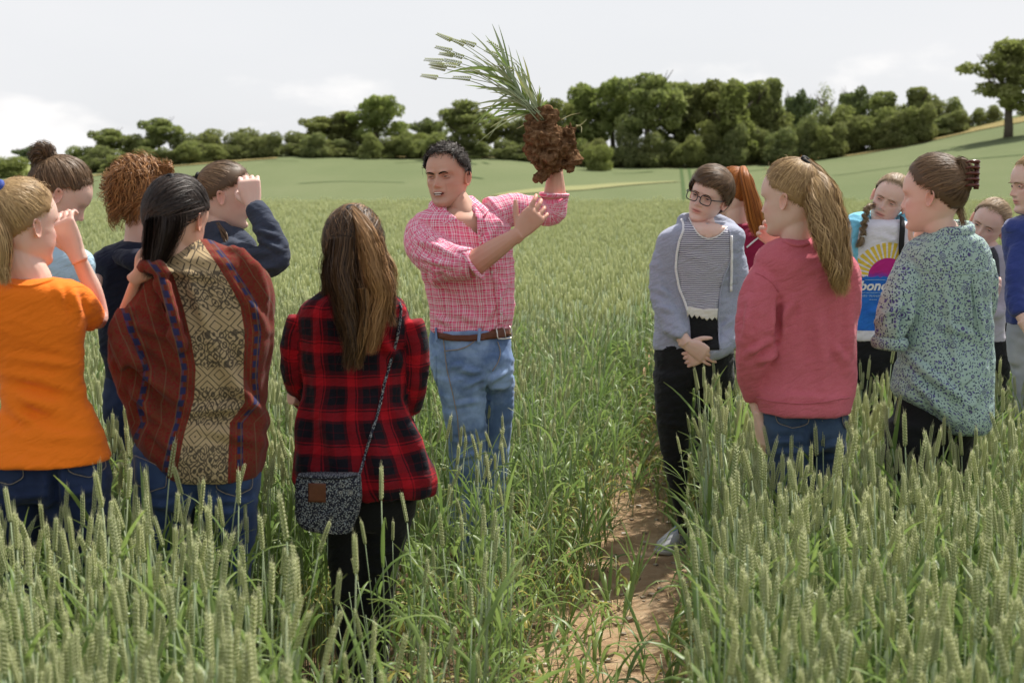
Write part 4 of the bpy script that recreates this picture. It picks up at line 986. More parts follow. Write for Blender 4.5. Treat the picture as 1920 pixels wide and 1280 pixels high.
# ditsy floral prints
def floral(name, base, base2, ink, ink2, ring, sc_=1.0, u_attr=True):
    m = Mat(name, .85, .15); v = m.attr('cuv') if u_attr else m.obj(); b = m.mix(m.noise(25 * sc_, v, 3), base, base2)
    def vor(s, out='Distance'):
        return m.n('ShaderNodeTexVoronoi', {'Vector': v, 'Scale': s, 'Randomness': 1.0}).outputs[out]
    warp = m.math('MULTIPLY', m.noise(160 * sc_, v, 2), .18)
    lf = m.math('LESS_THAN', m.math('ADD', vor(150 * sc_), warp), .44); b = m.mix(lf, b, ink)
    lf2 = m.math('LESS_THAN', m.math('ADD', vor(92 * sc_), warp), .38); b = m.mix(lf2, b, ink2)
    d = vor(21 * sc_); disc = m.math('LESS_THAN', d, .26); wave = m.math('GREATER_THAN', m.math('SINE', m.math('MULTIPLY_ADD', d, 62, m.math('MULTIPLY', m.noise(90 * sc_, v, 2), 5))), .1)
    b = m.mix(disc, b, m.mix(wave, base, ring)); m.set('Base Color', b); weave(m, m.obj()); return m.m
FLORAL = floral('sage_floral_cotton', (.34, .47, .42), (.42, .54, .48), (.035, .045, .10), (.10, .09, .26), (.09, .07, .20))
BAGPRINT = floral('dark_ditsy_print', (.02, .022, .035), (.03, .03, .045), (.36, .37, .36), (.24, .27, .30), (.42, .41, .38), 1.5, False)
# woven shawl: beige paisley panel between red striped bands
m = Mat('woven_shawl', .95, .08); t, y, z = m.xyz(m.attr('band')); uvx, uvy, _ = m.xyz(m.attr('cuv')); ov = m.obj()
def lat(sx_, sy_, ph=0.0):
    fx = m.math('ABSOLUTE', m.math('SUBTRACT', m.math('FRACT', m.math('MULTIPLY_ADD', t, sx_, ph)), .5)); fy = m.math('ABSOLUTE', m.math('SUBTRACT', m.math('FRACT', m.math('MULTIPLY', y, sy_)), .5))
    return m.math('ADD', fx, fy)
d1 = lat(2.0, 15.0); fr_ = m.math('FRACT', m.math('MULTIPLY', d1, 4.0))
vo = m.n('ShaderNodeTexVoronoi', {'Vector': m.comb(m.math('MULTIPLY', t, 7.0), m.math('MULTIPLY', y, 36.0)), 'Scale': 1.0, 'Randomness': .6}).outputs['Distance']
ringd = m.math('GREATER_THAN', m.math('SINE', m.math('MULTIPLY', vo, 22)), .15)
blk = m.math('MULTIPLY', m.math('GREATER_THAN', m.math('SINE', m.math('MULTIPLY', y, 40.0)), -.45), ringd); edge = m.math('LESS_THAN', fr_, .2)
ink = m.math('MAXIMUM', m.math('MULTIPLY', blk, .85), edge)
beige = m.mix(m.noise(30, ov, 3), (.36, .26, .14), (.50, .38, .22)); panel = m.mix(ink, beige, (.055, .045, .035))
redw = m.mix(m.rng(m.noise(150, ov, 3, .7), .34, .6), (.17, .014, .014), (.105, .062, .024))
stx = m.ramp(m.math('FRACT', m.math('MULTIPLY', m.math('ABSOLUTE', m.math('SUBTRACT', t, .5)), 1.25)), [(0, (.20, .012, .016)), (.64, (.22, .012, .018)), (.68, (.10, .04, .04)), (.70, (.24, .012, .018)), (.80, (.30, .12, .05)), (.815, (.17, .01, .014)), (.93, (.05, .06, .18)), (.99, (.06, .05, .15))], 'CONSTANT')
blu = m.math('MULTIPLY', m.math('GREATER_THAN', m.math('FRACT', m.math('MULTIPLY', y, 30)), .45), m.math('GREATER_THAN', m.math('FRACT', m.math('MULTIPLY', m.math('ABSOLUTE', m.math('SUBTRACT', t, .5)), 1.25)), .85))
red = m.mix(.4, redw, stx); red = m.mix(blu, red, (.03, .03, .085)); red = m.mix(m.math('LESS_THAN', m.math('FRACT', m.math('MULTIPLY', t, 3.2)), .06), red, (.15, .085, .05))
inp = m.math('MULTIPLY', m.math('GREATER_THAN', t, 0), m.math('LESS_THAN', t, 1))
m.set('Base Color', m.mix(inp, red, panel)); m.set('Sheen Weight', .08); m.bump(m.noise(500, ov, 3), .5, .002); SHAWL = m.m
# printed T-shirt: sun rays, half disc and a blue block
m = Mat('printed_jersey', .85, .15); x, y, z = m.xyz(m.attr('art')); ov = m.obj()       # art: metres from the disc centre, z up in y
r_ = m.math('SQRT', m.math('ADD', m.math('MULTIPLY', x, x), m.math('MULTIPLY', y, y))); an = m.math('ARCTAN2', y, x)
ray = m.math('GREATER_THAN', m.math('FRACT', m.math('MULTIPLY', an, 5.6)), .36)
box = m.math('MULTIPLY', m.math('LESS_THAN', m.math('ABSOLUTE', m.math('ADD', x, -.005)), .125), m.math('LESS_THAN', z, .5))
inray = m.math('MULTIPLY', m.math('MULTIPLY', ray, m.math('LESS_THAN', r_, .147)), m.math('GREATER_THAN', y, -.03))
c = m.mix(inray, (.76, .74, .80), (.78, .56, .08))
grit = m.noise(60, ov, 4, .7)
c = m.mix(m.math('LESS_THAN', r_, .082), c, m.mix(m.rng(m.math('ADD', y, m.math('MULTIPLY', grit, .05)), .02, .055), (.16, .06, .40), (.52, .03, .24)))
blk = m.math('MULTIPLY', box, m.math('MULTIPLY', m.math('LESS_THAN', m.math('ADD', y, m.math('MULTIPLY', grit, .03)), .018), m.math('GREATER_THAN', y, -.228)))
c = m.mix(blk, c, m.mix(m.noise(22, ov, 4), (.02, .10, .46), (.04, .22, .68))); m.set('Base Color', c); weave(m, ov); ART = m.m
ORANGE = cloth('orange_jersey', (.90, .20, .012), .85, .05, .1)
NAVY = cloth('navy_fleece', (.016, .019, .036), .95, .15, .08); SLATE = cloth('slate_navy_fleece', (.045, .055, .082), .95, .15, .08)
SKYB = cloth('light_blue_jersey', (.42, .60, .72), .9, .06); ROSE = cloth('washed_rose_fleece', (.53, .115, .15), .95, .12, .1, heather=(.58, .16, .19))
GREYH = cloth('heather_grey_jersey', (.30, .325, .42), .95, .08, .1, heather=(.42, .44, .52)); TURQ = cloth('turquoise_jersey', (.12, .47, .66), .9, .1, .2, heather=(.3, .62, .78))
MAROON = cloth('maroon_jersey', (.28, .015, .055), .85, .1, .15); CHAR = cloth('charcoal_knit', (.03, .032, .038), .95, .2, .2, heather=(.12, .12, .13))
PALEG = cloth('pale_grey_jersey', (.50, .48, .52), .9, .06); ROYAL = cloth('royal_blue_fleece', (.035, .055, .22), .95, .12, .3); BLACK = cloth('black_stretch_denim', (.011, .0115, .0125), .75, .25, .12)
CREAM = cloth('cream_cotton', (.74, .71, .64), .9, .05); WHITE = cloth('white_cotton_tape', (.80, .79, .78), .85, .03)
JEANS_M = denim('faded_blue_denim', (.065, .125, .28), (.30, .43, .66), .9); JEANS_D = denim('dark_blue_denim', (.008, .014, .042), (.03, .048, .115), .6)
JEANS_B = denim('mid_blue_denim', (.014, .028, .082), (.055, .095, .205), .7); JEANS_R = denim('deep_blue_denim', (.018, .034, .075), (.06, .10, .175), .7); JEANS_P = denim('pale_denim', (.33, .36, .42), (.5, .52, .56), .5)
STITCH = plain('denim_stitching', (.34, .28, .22), .8, .2, .2); SHOE = plain('dark_shoe', (.03, .03, .032), .7, .3, .2)
BLK = plain('black_band', (.012, .012, .013), .7, .3, .2); BLUTIE = plain('blue_hair_band', (.04, .08, .35), .7, .3, .2)
BROWN = plain('tan_leather', (.13, .042, .018), .55, .4, .3, 60, .3); STEEL = plain('buckle_steel', (.62, .60, .55), .3, .5, .1, 40, 0, 1)
H_BLOND = hair_mat('blond_hair', (.17, .095, .038), (.64, .43, .20)); H_SAND = hair_mat('sandy_hair', (.15, .095, .05), (.46, .33, .19)); H_BRN = hair_mat('brown_hair', (.045, .026, .014), (.26, .16, .085))
H_AUB = hair_mat('auburn_curls', (.10, .04, .015), (.46, .22, .075)); H_DARK = hair_mat('dark_brown_hair', (.010, .007, .0055), (.06, .036, .025), .46); H_CHES = hair_mat('chestnut_hair', (.022, .012, .007), (.46, .25, .10))
H_GING = hair_mat('ginger_hair', (.16, .035, .006), (.58, .20, .035)); H_MAN = hair_mat('greying_dark_hair', (.014, .010, .008), (.10, .078, .062), .5); H_GREY = hair_mat('grey_temple_hair', (.04, .038, .038), (.26, .24, .23))
BR_D = plain('dark_brow', (.03, .018, .012), .9, .1, .2); BR_L = plain('fair_brow', (.20, .12, .07), .9, .1, .2)
# ------------------------------------------------------------------ the people
def tiept(p, dr, lift=.012):
    d = unit(np.array(dr, float)); q = p.hl(EL_C + d * (EL_R + lift)); a, b = proj(q); return q, (float(a), float(b), float(q[1] - p.d))
def pocket(p, bvh, o, top_l, top_r, low_r, tip, low_l, mat):
    pts = [top_l, top_r, low_r, tip, low_l]; pk = p.patch('back_pocket', bvh, pts, mat, .0035, 8)
    G = Geo(); p.line('', bvh, pts + [top_l], .0009, STITCH, .0062, G=G, step=5); p.geo('stitching', G, STITCH, pk)
# 1 --- girl in orange
p = Person('girl in a bright orange T-shirt with a blond ponytail, shading her eyes with one hand', 3.75, 84, 'fair')
p.head(44, 420, 36, -4, 0, .222); p.neck(58, 520, .050, .0)
rows = [(521, 56, 46, .8), (528, 54, 80, .62), (543, 48, 106), (570, 48, 108), (610, 53, 106), (660, 66, 90), (740, 84, 77, .66), (790, 86, 99), (848, 82, 122, .74), (862, 82, 125, .78)]
p.bulk(rows[1:])
p.garment('t_shirt', ORANGE, rows, [[(118, 556, 0, 38), (148, 570, .04, 34), (171, 598, .10, 29)], [(-30, 560, 0, 36), (-62, 590, .05, 33), (-75, 640, .08, 30)]], wr=(.003, .20, .05, .25),
          fold=[(2, 735, 120, 770, 14, .012), (10, 700, 150, 715, 12, .007), (20, 672, 158, 690, 11, .006), (0, 745, 70, 800, 12, .009), (60, 720, 165, 735, 9, .005), (30, 815, 190, 822, 12, .004), (130, 540, 150, 600, 9, .006), (105, 535, 118, 570, 8, .005)])
p.line('neck_rib', p.garm['t_shirt'][1], [(10, 530), (30, 536), (56, 537), (80, 531), (100, 524)], .005, ORANGE, .0)
p.arm([(125, 560, .02, 26), (165, 590, .09, 23), (184, 594, .15, 20), (175, 545, .15, 17.5), (158, 508, .14, 16), (142, 472, .11, 13)], ((-.42, -.02, 1), (-1, .25, -.35)), .98, curl=(.75, .9, .6), tcurl=.5)
p.arm([(-40, 560, 0, 24), (-70, 640, .08, 21), (-60, 720, .2, 17)], None)
R = p.legs('jeans', JEANS_D, [(842, 80, 112), (875, 80, 124), (905, 82, 128), (930, 84, 122)], [[(26, 915, 0, 66), (22, 990, 0, 57), (22, 1100, 0, 47)], [(142, 915, 0, 66), (148, 990, 0, 56), (148, 1100, 0, 46)]], fold=[(100, 870, 105, 960, 9, -.02), (20, 935, 95, 925, 7, .006), (110, 930, 205, 915, 7, .006)])
pocket(p, R[1], R[0], (122, 862), (190, 855), (196, 876), (167, 896), (127, 883), JEANS_D); pocket(p, R[1], R[0], (-30, 876), (42, 870), (46, 893), (22, 910), (-26, 898), JEANS_D)
h = Hair(p, H_BLOND); h.cap(); td = (0, -.72, .70); T, tp = tiept(p, td); h.scalp(2600, td, tone=(.55, .22)); h.flyaway(90)
h.bundle([(*tp, 9), (tp[0] - 16, 385, tp[2] - .02, 20), (-4, 440, -.10, 24), (2, 490, -.10, 20), (10, 530, -.10, 6)], 500, wave=.004, wl=.12, tone=(.6, .22))
h.done([(T, .014, .008, (-.6, -.6, .5), BLUTIE)]); p.finish()
# 2 --- girl with bun
p = Person('girl in a light blue top with brown hair in a bun, head bowed', 4.6, 90, 'fair')
p.head(112, 366, 66, -34, 0, .222); p.neck(106, 465, .05)
rows = [(458, 106, 30, .8), (470, 104, 58), (490, 100, 76), (540, 92, 80), (640, 84, 72), (760, 84, 70), (850, 84, 82)]
p.bulk(rows[1:]); p.garment('top', SKYB, rows, [[(150, 500, .0, 22), (168, 545, .02, 19), (172, 600, .06, 16)], [(40, 500, 0, 22), (20, 560, 0, 19)]], wr=(.004, .12, .06, .4)); p.arm([(168, 560, .02, 15), (178, 535, .10, 13), (182, 522, .14, 11)], None)
p.legs('jeans', JEANS_D, [(842, 84, 80), (880, 84, 86), (910, 84, 84)], [[(52, 900, 0, 44), (50, 1000, 0, 36)], [(118, 900, 0, 44), (118, 1000, 0, 36)]])
h = Hair(p, H_BRN); h.cap(); td = (0, -.78, .62); T, tp = tiept(p, td, .02); h.scalp(2600, td, lift=(.008, .022), tone=(.6, .22)); h.flyaway(160)
h.bundle([(tp[0] + 6, tp[1] + 4, tp[2], 8), (tp[0] - 10, tp[1] - 10, tp[2], 19), (tp[0] - 20, tp[1] + 2, tp[2], 20), (tp[0] - 20, tp[1] + 18, tp[2], 10)], 420, curl=.008, turns=2, tone=(.3, .2)); h.done([(T, .018, .006, (-.8, -.3, .6), BR_D)]); p.finish()
# 3 --- curly hair
p = Person('girl in a navy hooded sweatshirt with frizzy auburn curls pinned up', 4.85, 268, 'fair')
p.head(270, 376, 52, -6, 0, .222); p.neck(258, 458, .046)
rows = [(452, 262, 34, .9), (466, 260, 62), (490, 258, 84), (540, 264, 82), (640, 270, 80), (712, 276, 78)]
p.bulk(rows[1:]); p.garment('hooded_sweatshirt', NAVY, rows, [[(200, 500, 0, 24), (206, 570, 0, 25), (222, 640, .05, 22)], [(330, 500, 0, 26), (345, 600, 0, 24)], [(222, 482, -.10, 13), (245, 486, -.15, 20), (275, 492, -.14, 22), (300, 482, -.06, 16)], [(220, 480, -.06, 14), (240, 462, .02, 14), (268, 458, .06, 12)]], wr=(.007, .1, .05, .3))
p.legs('jeans', JEANS_D, [(700, 276, 76), (740, 276, 82), (790, 276, 80)], [[(246, 780, 0, 42), (246, 880, 0, 34)], [(310, 780, 0, 42), (312, 880, 0, 34)]])
h = Hair(p, H_AUB); h.cap(.022, tone=.2); td = (0, -.35, .95); h.scalp(800, td, lift=(.012, .034), K=26, wid=.0026, curl=.007, turns=2.4, frac=(0, .85), tone=(.45, .3)); h.scalp(300, (0, -.8, .6), lift=(.02, .05), K=26, wid=.0024, curl=.015, turns=2.6, frac=(.1, .8), tone=(.65, .25)); h.flyaway(420, .075, .0008)
for a in range(30):
    x, y = random.uniform(206, 262), random.uniform(322, 392); h.bundle([(x + 18, y - 12, -.05, 5), (x, y, -.09, 8), (x - 4, y + 20, -.09, 6), (x + random.uniform(-14, 6), y + random.uniform(24, 52), -.08, 2)], 26, .0022, curl=.009, turns=random.uniform(1.5, 2.8), K=26, tone=(.5, .28))
for a in range(26):
    x, y = random.uniform(228, 318), random.uniform(308, 336); h.bundle([(x + random.uniform(-14, 14), y + 18, -.02, 5), (x, y, -.03, 9), (x + random.uniform(-16, 16), y + random.uniform(-6, 14), -.05, 5)], 26, .0022, curl=.011, turns=1.8, K=22, tone=(.6, .28))
h.done(); p.finish()
# 4 --- girl in shawl
p = Person('girl wrapped in a red shawl with a beige paisley panel, dark hair, blue jeans', 3.92, 368, 'warm')
p.head(334, 412, 20, -20, 0, .225); p.neck(345, 480, .05)
rows = [(452, 352, 44, .95, .04), (468, 362, 76, .8, .02), (486, 376, 98, .68), (515, 386, 114, .62), (555, 381, 130, .6), (600, 366, 146, .58), (640, 358, 155, .56), (700, 357, 146, .56), (760, 368, 133, .58), (815, 377, 124, .72), (860, 388, 108, .86), (888, 396, 90, 1.0)]
p.bulk([(r[0], r[1] + 15, r[2] * .85) for r in rows[2:]])
o, bv, V = p.garment('shawl', SHAWL, rows, [[(240, 585, -.06, 22), (228, 625, -.10, 26), (250, 690, -.13, 24)], [(268, 500, -.09, 12), (288, 500, -.13, 14), (322, 512, -.13, 10)], [(300, 520, -.12, 17), (322, 590, -.155, 15), (340, 660, -.155, 10)], [(430, 468, -.02, 12), (470, 500, -.05, 18), (492, 560, -.03, 18)]], wr=(.006, .06, .18, .35), smooth=7,
          fold=[(225, 650, 360, 770, 13, .02), (240, 600, 340, 640, 11, .012), (240, 710, 330, 830, 12, .016), (270, 790, 340, 860, 10, .012), (350, 500, 400, 640, 12, .012), (400, 640, 470, 760, 14, .014), (360, 770, 480, 760, 10, .012), (370, 800, 490, 830, 11, .010), (430, 520, 500, 620, 10, .010), (300, 490, 330, 620, 9, .016), (420, 700, 500, 790, 12, .012), (285, 505, 410, 520, 9, .009)])
ppx, ppy = proj(V)
ly = [440, 486, 517, 577, 640, 691, 747, 815, 871, 900]; lx = [300, 303, 325, 344, 359, 367, 364, 345, 334, 330]; ry = [440, 449, 499, 530, 570, 624, 710, 755, 792, 886, 900]; rx = [372, 375, 409, 428, 450, 459, 456, 459, 431, 427, 427]
lo, hi = np.interp(ppy, ly, lx), np.interp(ppy, ry, rx); attr(o.data, 'band', np.column_stack([(ppx - lo) / (hi - lo), V[:, 2], 0 * lo]))
p.arm([(228, 600, -.0, 13), (240, 570, -.03, 12), (252, 534, -.06, 10.5), (259, 518, -.07, 9.5)], ((.75, -.1, .55), (.5, -.2, .9)), .82, curl=(1.0, 1.1, .7), tcurl=.5)
R = p.legs('jeans', JEANS_B, [(820, 368, 112), (870, 367, 123), (905, 368, 121), (945, 366, 114)], [[(306, 925, 0, 60), (304, 1000, 0, 53), (306, 1120, 0, 44)], [(426, 925, 0, 60), (428, 1000, 0, 52), (424, 1120, 0, 43)]], fold=[(368, 905, 370, 990, 9, -.022), (280, 950, 360, 935, 6, .006), (380, 935, 480, 940, 6, .006), (385, 962, 475, 958, 5, .005), (255, 935, 330, 955, 6, .006)])
pocket(p, R[1], R[0], (403, 889), (472, 886), (470, 914), (437, 931), (406, 915), JEANS_B); pocket(p, R[1], R[0], (255, 852), (315, 880), (313, 912), (282, 922), (256, 905), JEANS_B)
h = Hair(p, H_DARK); h.cap(); td = (0, -.72, .70); T, tp = tiept(p, td, .01); h.scalp(2600, td, tone=(.4, .25)); h.scalp(900, (-.5, -.75, -.5), keep=lambda D: D[:, 1] < .1, lift=(.012, .02), tone=(.35, .25)); h.flyaway(70)
h.bundle([(*tp, 12), (tp[0] - 4, 378, tp[2] - .004, 30), (311, 415, -.102, 37), (301, 455, -.108, 31), (289, 490, -.115, 19), (281, 516, -.115, 6)], 1300, .002, tone=(.4, .25), flat=.28, wave=.003, wl=.2); h.bundle([(296, 385, -.06, 20), (286, 425, -.08, 18), (280, 465, -.09, 13), (276, 495, -.10, 5)], 420, .0022, tone=(.3, .2)); h.done([(T, .012, .006, (-.3, -.6, .7), BLK)]); p.finish()
# 5 --- girl with hand on brow
p = Person('girl in a slate navy sweatshirt, hair tied back, fist held to her forehead', 4.92, 412, 'fair')
p.head(422, 366, 80, -8, 0, .222); p.neck(412, 440, .047); p.face(BR_L, .3)
rows = [(424, 408, 34, .9), (438, 406, 58), (470, 404, 82), (540, 406, 82), (700, 408, 78), (850, 408, 80)]
p.bulk(rows[1:]); p.garment('sweatshirt', SLATE, rows, [[(405, 470, -.05, 30), (450, 482, -.12, 29), (498, 492, -.16, 27), (518, 482, -.17, 25), (506, 442, -.16, 24), (488, 408, -.14, 21), (476, 390, -.12, 20)], [(405, 430, .0, 26), (416, 440, -.06, 18), (428, 452, -.02, 14)]], wr=(.005, .12, .04, .6), fold=[(440, 480, 520, 470, 7, .009), (480, 430, 520, 445, 6, .009), (490, 450, 525, 470, 6, .009), (470, 500, 520, 500, 6, .007)])
p.arm([(500, 440, -.15, 14), (480, 398, -.13, 13), (474, 386, -.12, 12)], ((-.15, .15, 1), (-1, -.1, .15)), .96, curl=(.9, 1.15, .8), tcurl=.75)
p.legs('jeans', JEANS_D, [(830, 408, 78), (860, 408, 84), (900, 408, 82)], [[(376, 890, 0, 42), (376, 1000, 0, 34)], [(442, 890, 0, 42), (444, 1000, 0, 34)]])
h = Hair(p, H_BRN); h.cap(.006); td = (0, -.95, .30); T, tp = tiept(p, td, .008); h.scalp(2600, td, lift=(.003, .009), tone=(.6, .22)); h.flyaway(110, .03)
h.bundle([(*tp, 8), (360, 360, tp[2], 14), (354, 400, tp[2], 14), (358, 450, tp[2], 8)], 260, tone=(.4, .2)); h.bundle([(408, 420, -.06, 5), (420, 440, -.10, 5), (428, 456, -.12, 3), (440, 462, -.12, 2)], 50, wave=.004, tone=(.5, .2)); h.done([(T, .012, .007, (-1, 0, .3), BLK)]); p.finish()
# 6 --- girl in tartan
p = Person('girl in a red and black tartan shirt with long brown hair half tied up', 4.2, 690, 'fair')
p.head(664, 462, 4, -4, 0, .226); p.neck(664, 555, .05)
rows = [(538, 664, 50, .9), (552, 664, 72), (566, 662, 94), (585, 662, 104), (620, 662, 104), (660, 662, 99), (720, 664, 96), (770, 662, 103), (829, 672, 121), (880, 682, 135), (905, 688, 137, .6), (926, 700, 118, .62)]
p.bulk(rows[1:-3])
o, bv, V = p.garment('tartan_shirt', TARTAN, rows, [[(566, 596, .0, 28), (553, 650, .0, 26), (556, 710, .03, 25), (572, 752, .12, 22)], [(766, 604, 0, 28), (778, 660, .0, 26), (776, 720, .03, 25), (766, 768, .10, 21)]], wr=(.0045, .05, .16, .25), fold=[(700, 620, 760, 690, 10, .010), (600, 720, 640, 900, 16, .010), (750, 770, 800, 890, 14, .014), (690, 760, 720, 920, 16, .010), (560, 760, 570, 890, 10, .008)])
p.arm([(560, 700, .06, 16), (556, 745, .06, 12)], ((.5, .8, -.1), (0, .2, 1)), .9, curl=(.5, .5, .4)); p.arm([(775, 700, .05, 16), (766, 765, .12, 12)], ((-.5, .8, .1), (0, .2, 1)), .9, left=True)
col_C = np.array([p.px(664, 541) + np.array([math.sin(a) * .072, -math.cos(a) * .066, .016 * math.cos(a)]) for a in np.linspace(-2.3, 2.3, 24)]); V_, F_ = tube(col_C, .013, 8, 1, 2.0, ref=(0, 0, 1)); me = Geo().add(V_, F_).mesh('collar', [TARTAN], True, p.o); attr(me, 'cuv', np.column_stack([V_[:, 0], V_[:, 2], V_[:, 1]])); p.part('collar', me)
R = p.legs('black_jeans', BLACK, [(880, 690, 92), (915, 690, 94), (955, 692, 88), (985, 690, 80)], [[(652, 960, 0, 44), (648, 1030, 0, 36), (652, 1100, .0, 30), (655, 1180, .0, 27)], [(728, 960, 0, 46), (724, 1010, 0, 40), (712, 1080, 0, 32), (706, 1160, 0, 27)]], fold=[(690, 1040, 745, 1030, 5, .007), (630, 1110, 680, 1120, 5, .007), (695, 1070, 740, 1085, 5, .006)])
h = Hair(p, H_CHES); h.cap(); td = (.05, -.50, .86); T, tp = tiept(p, td, .008); h.scalp(1700, td, keep=lambda D: D[:, 2] > .05, tone=(.55, .22)); h.scalp(1500, (0, -.75, -.65), lift=(.010, .02), spread=.35, keep=lambda D: D[:, 1] < .55, tone=(.13, .10), drop=.1); h.flyaway(110)
for (pts, n, tn) in (([(*tp, 8), (684, 430, -.145, 17), (694, 470, -.17, 24), (706, 520, -.18, 24), (712, 560, -.17, 22), (704, 610, -.175, 16), (697, 660, -.17, 5)], 620, (.74, .2)), ([(632, 440, -.05, 20), (618, 490, -.06, 18), (612, 530, -.06, 10), (605, 552, -.06, 3)], 200, (.14, .10)),
                     ([(650, 450, -.10, 34), (645, 510, -.13, 36), (652, 570, -.145, 32), (660, 630, -.15, 22), (657, 690, -.15, 8)], 700, (.14, .10)), ([(700, 450, -.06, 22), (716, 510, -.10, 20), (728, 560, -.12, 16), (736, 610, -.13, 6)], 260, (.4, .22)),
                     ([(714, 470, -.02, 12), (732, 510, -.05, 14), (742, 545, -.06, 8)], 120, (.7, .2)), ([(688, 540, -.17, 20), (690, 600, -.17, 16), (676, 650, -.16, 10), (672, 690, -.15, 4)], 260, (.35, .2))):
    h.bundle(pts, int(n * 1.5), .0021, wave=.006, wl=.13, tone=tn, K=20, taper=.35, flat=.6)
h.done([(T, .013, .0065, (.2, -.5, .9), BLK)]); p.finish(); tartan = (p, bv)
# bag on its strap
bag = thing('crossbody_bag', 'small dark floral crossbody bag with a brown leather patch hanging at a hip', 'bag', p.px(616, 1000, -.19)); borig = p.px(616, 1000, -.19)
def bgeo(name, G, mat, par=None): return obj(name, G.mesh(name, [mat], True, borig), par or bag)
C = []; 
for y, cx, hw in ((888, 617, 56), (892, 617, 58), (905, 616, 60), (930, 616, 60.5), (960, 614, 58), (978, 613, 52), (990, 618, 44), (997, 626, 30)): C.append([*p.px(cx, y, -.195 + (y - 890) * .00006), p.m(hw), .028 + .0035 * math.sin((y - 885) / 36)])
A = crom(C, 4); z0 = 0 * A[:, 0]; V_, F_ = loft(A[:, :3], np.column_stack([A[:, 3], z0, z0 * 0 - .0]), np.column_stack([z0, A[:, 4], z0]), 30, 3.2)
V_ = V_ + .0035 * noise3(V_ * 22)[:, None] * np.array([.4, 1, .4]); bg_ = bgeo('bag_body', Geo().add(V_, F_), BAGPRINT)
bb = BVHTree.FromPolygons([Vector(v) for v in V_], F_); save = p.o; p.o = borig
def onbag(fn, *a, **k):
    r = fn(*a, **k); return r
pt = p.patch('leather_patch', bb, [(579, 905), (611, 906), (611, 941), (578, 940)], BROWN, .004, 7, parent=bag)
G = Geo(); p.line('', bb, [(562, 894), (600, 898), (640, 897), (670, 891)], .0022, BLK, .001, G=G); bgeo('zip', G, BLK)
a = [p.ray(bv, *q, .006)[0] for q in ((748, 572), (749, 590), (745, 620), (738, 650), (728, 685), (719, 720), (712, 755), (703, 790), (694, 825), (686, 855))]
a = [p.px(744, 562, .04) + np.array([0, 0, .005])] + a + [p.px(674, 888, -.192)]
V_, F_ = tube(np.array(a), .0042, 8, 4, .5, ref=(0, 1, 0)); bgeo('strap', Geo().add(V_, F_), BAGPRINT); p.o = save
# 7 --- the man
p = Person('man in a pink checked shirt and faded jeans, talking with one arm raised', 5.55, 890, 'tan')
p.head(838, 331, 201, -1, 3, .236, man=True); p.neck(868, 400, .056, .02); p.skin_add(*tube([p.hl([-.008, -.012, -.07]), p.px(866, 392, -.012), p.px(875, 407, -.036), p.px(884, 422, -.055), p.px(891, 436, -.064)], [.052, .050, .043, .029, .012], 18, 4)); p.face(BR_D, .30, teeth=True)
rows = [(384, 868, 42, .95, .03), (396, 864, 72, .75, .02), (412, 862, 88, .64), (440, 866, 92), (480, 872, 91), (530, 880, 85), (577, 885, 80, .66), (605, 883, 77, .7), (622, 881, 75, .72)]
p.bulk(rows[1:-1], shrink=.8)
o, bv, V = p.garment('checked_shirt', MAN_SHIRT, rows, [[(795, 428, 0, 33), (797, 460, -.07, 37), (830, 488, -.15, 36), (866, 494, -.19, 31), (886, 495, -.20, 28)], [(918, 404, .0, 34), (958, 393, .04, 30), (1004, 395, .07, 27), (1034, 396, .08, 26), (1040, 378, .07, 25), (1039, 368, .06, 24)]], wr=(.0042, .13, .036, .6), seed=3, voxel=.0065, smooth=4, cut=[(836, 380), (890, 372), (892, 398), (895, 420), (895, 440), (886, 432), (872, 420), (856, 410), (838, 398)],
          fold=[(775, 450, 840, 470, 6, .010), (780, 480, 850, 500, 6, .010), (800, 520, 850, 540, 7, .010), (810, 500, 830, 570, 7, .009), (930, 420, 900, 480, 8, .008), (960, 385, 975, 415, 5, .008), (1000, 380, 1010, 415, 5, .008), (930, 560, 905, 610, 7, .009), (850, 580, 900, 605, 8, .007), (815, 590, 850, 612, 6, .007), (950, 520, 925, 590, 7, .007)])
p.bulk([(384, 868, 36, .9, .02), (396, 866, 60, .75, .018), (412, 864, 80, .66, .0), (440, 866, 86, .6)], shrink=.97)
# open neck, collar wings, placket, buttons
def sheet(name, edges, mat, th=.0022, n=6):
    A = [crom([p.px(*q) for q in e_], n) for e_ in edges]; k = len(A[0]); A = crom(np.array(A).reshape(len(A), -1), 4).reshape(-1, k, 3); r_ = len(A)
    V0 = A.reshape(-1, 3); Fs = [(i * k + j, i * k + j + 1, (i + 1) * k + j + 1, (i + 1) * k + j) for i in range(r_ - 1) for j in range(k - 1)]
    me = mesh(name, V0 - p.o, Fs, [mat]); attr(me, 'cuv', np.column_stack([V0[:, 0] + V0[:, 2], V0[:, 2] - V0[:, 0], V0[:, 1]]) * .75); ob = p.part(name, me); sd_ = ob.modifiers.new('t', 'SOLIDIFY'); sd_.thickness = th; return ob
sheet('collar', [[(815, 374, .04), (826, 384, -.05), (842, 398, -.09), (856, 409, -.105)], [(806, 380, .02), (815, 394, -.07), (832, 408, -.105), (851, 414, -.118)], [(803, 392, .0), (811, 404, -.08), (824, 415, -.112), (838, 421, -.122)]], MAN_SHIRT)
sheet('collar', [[(872, 368, .06), (879, 380, -.02), (886, 396, -.065), (893, 418, -.09)], [(885, 367, .06), (894, 380, -.03), (902, 392, -.075), (900, 412, -.10)], [(894, 374, .05), (906, 384, -.03), (916, 393, -.075), (908, 404, -.105)]], MAN_SHIRT)
pl = p.patch('placket', bv, [(892, 430), (899, 426), (930, 500), (940, 560), (944, 606), (934, 608), (930, 562), (920, 506)], MAN_SHIRT, .0045, 6)
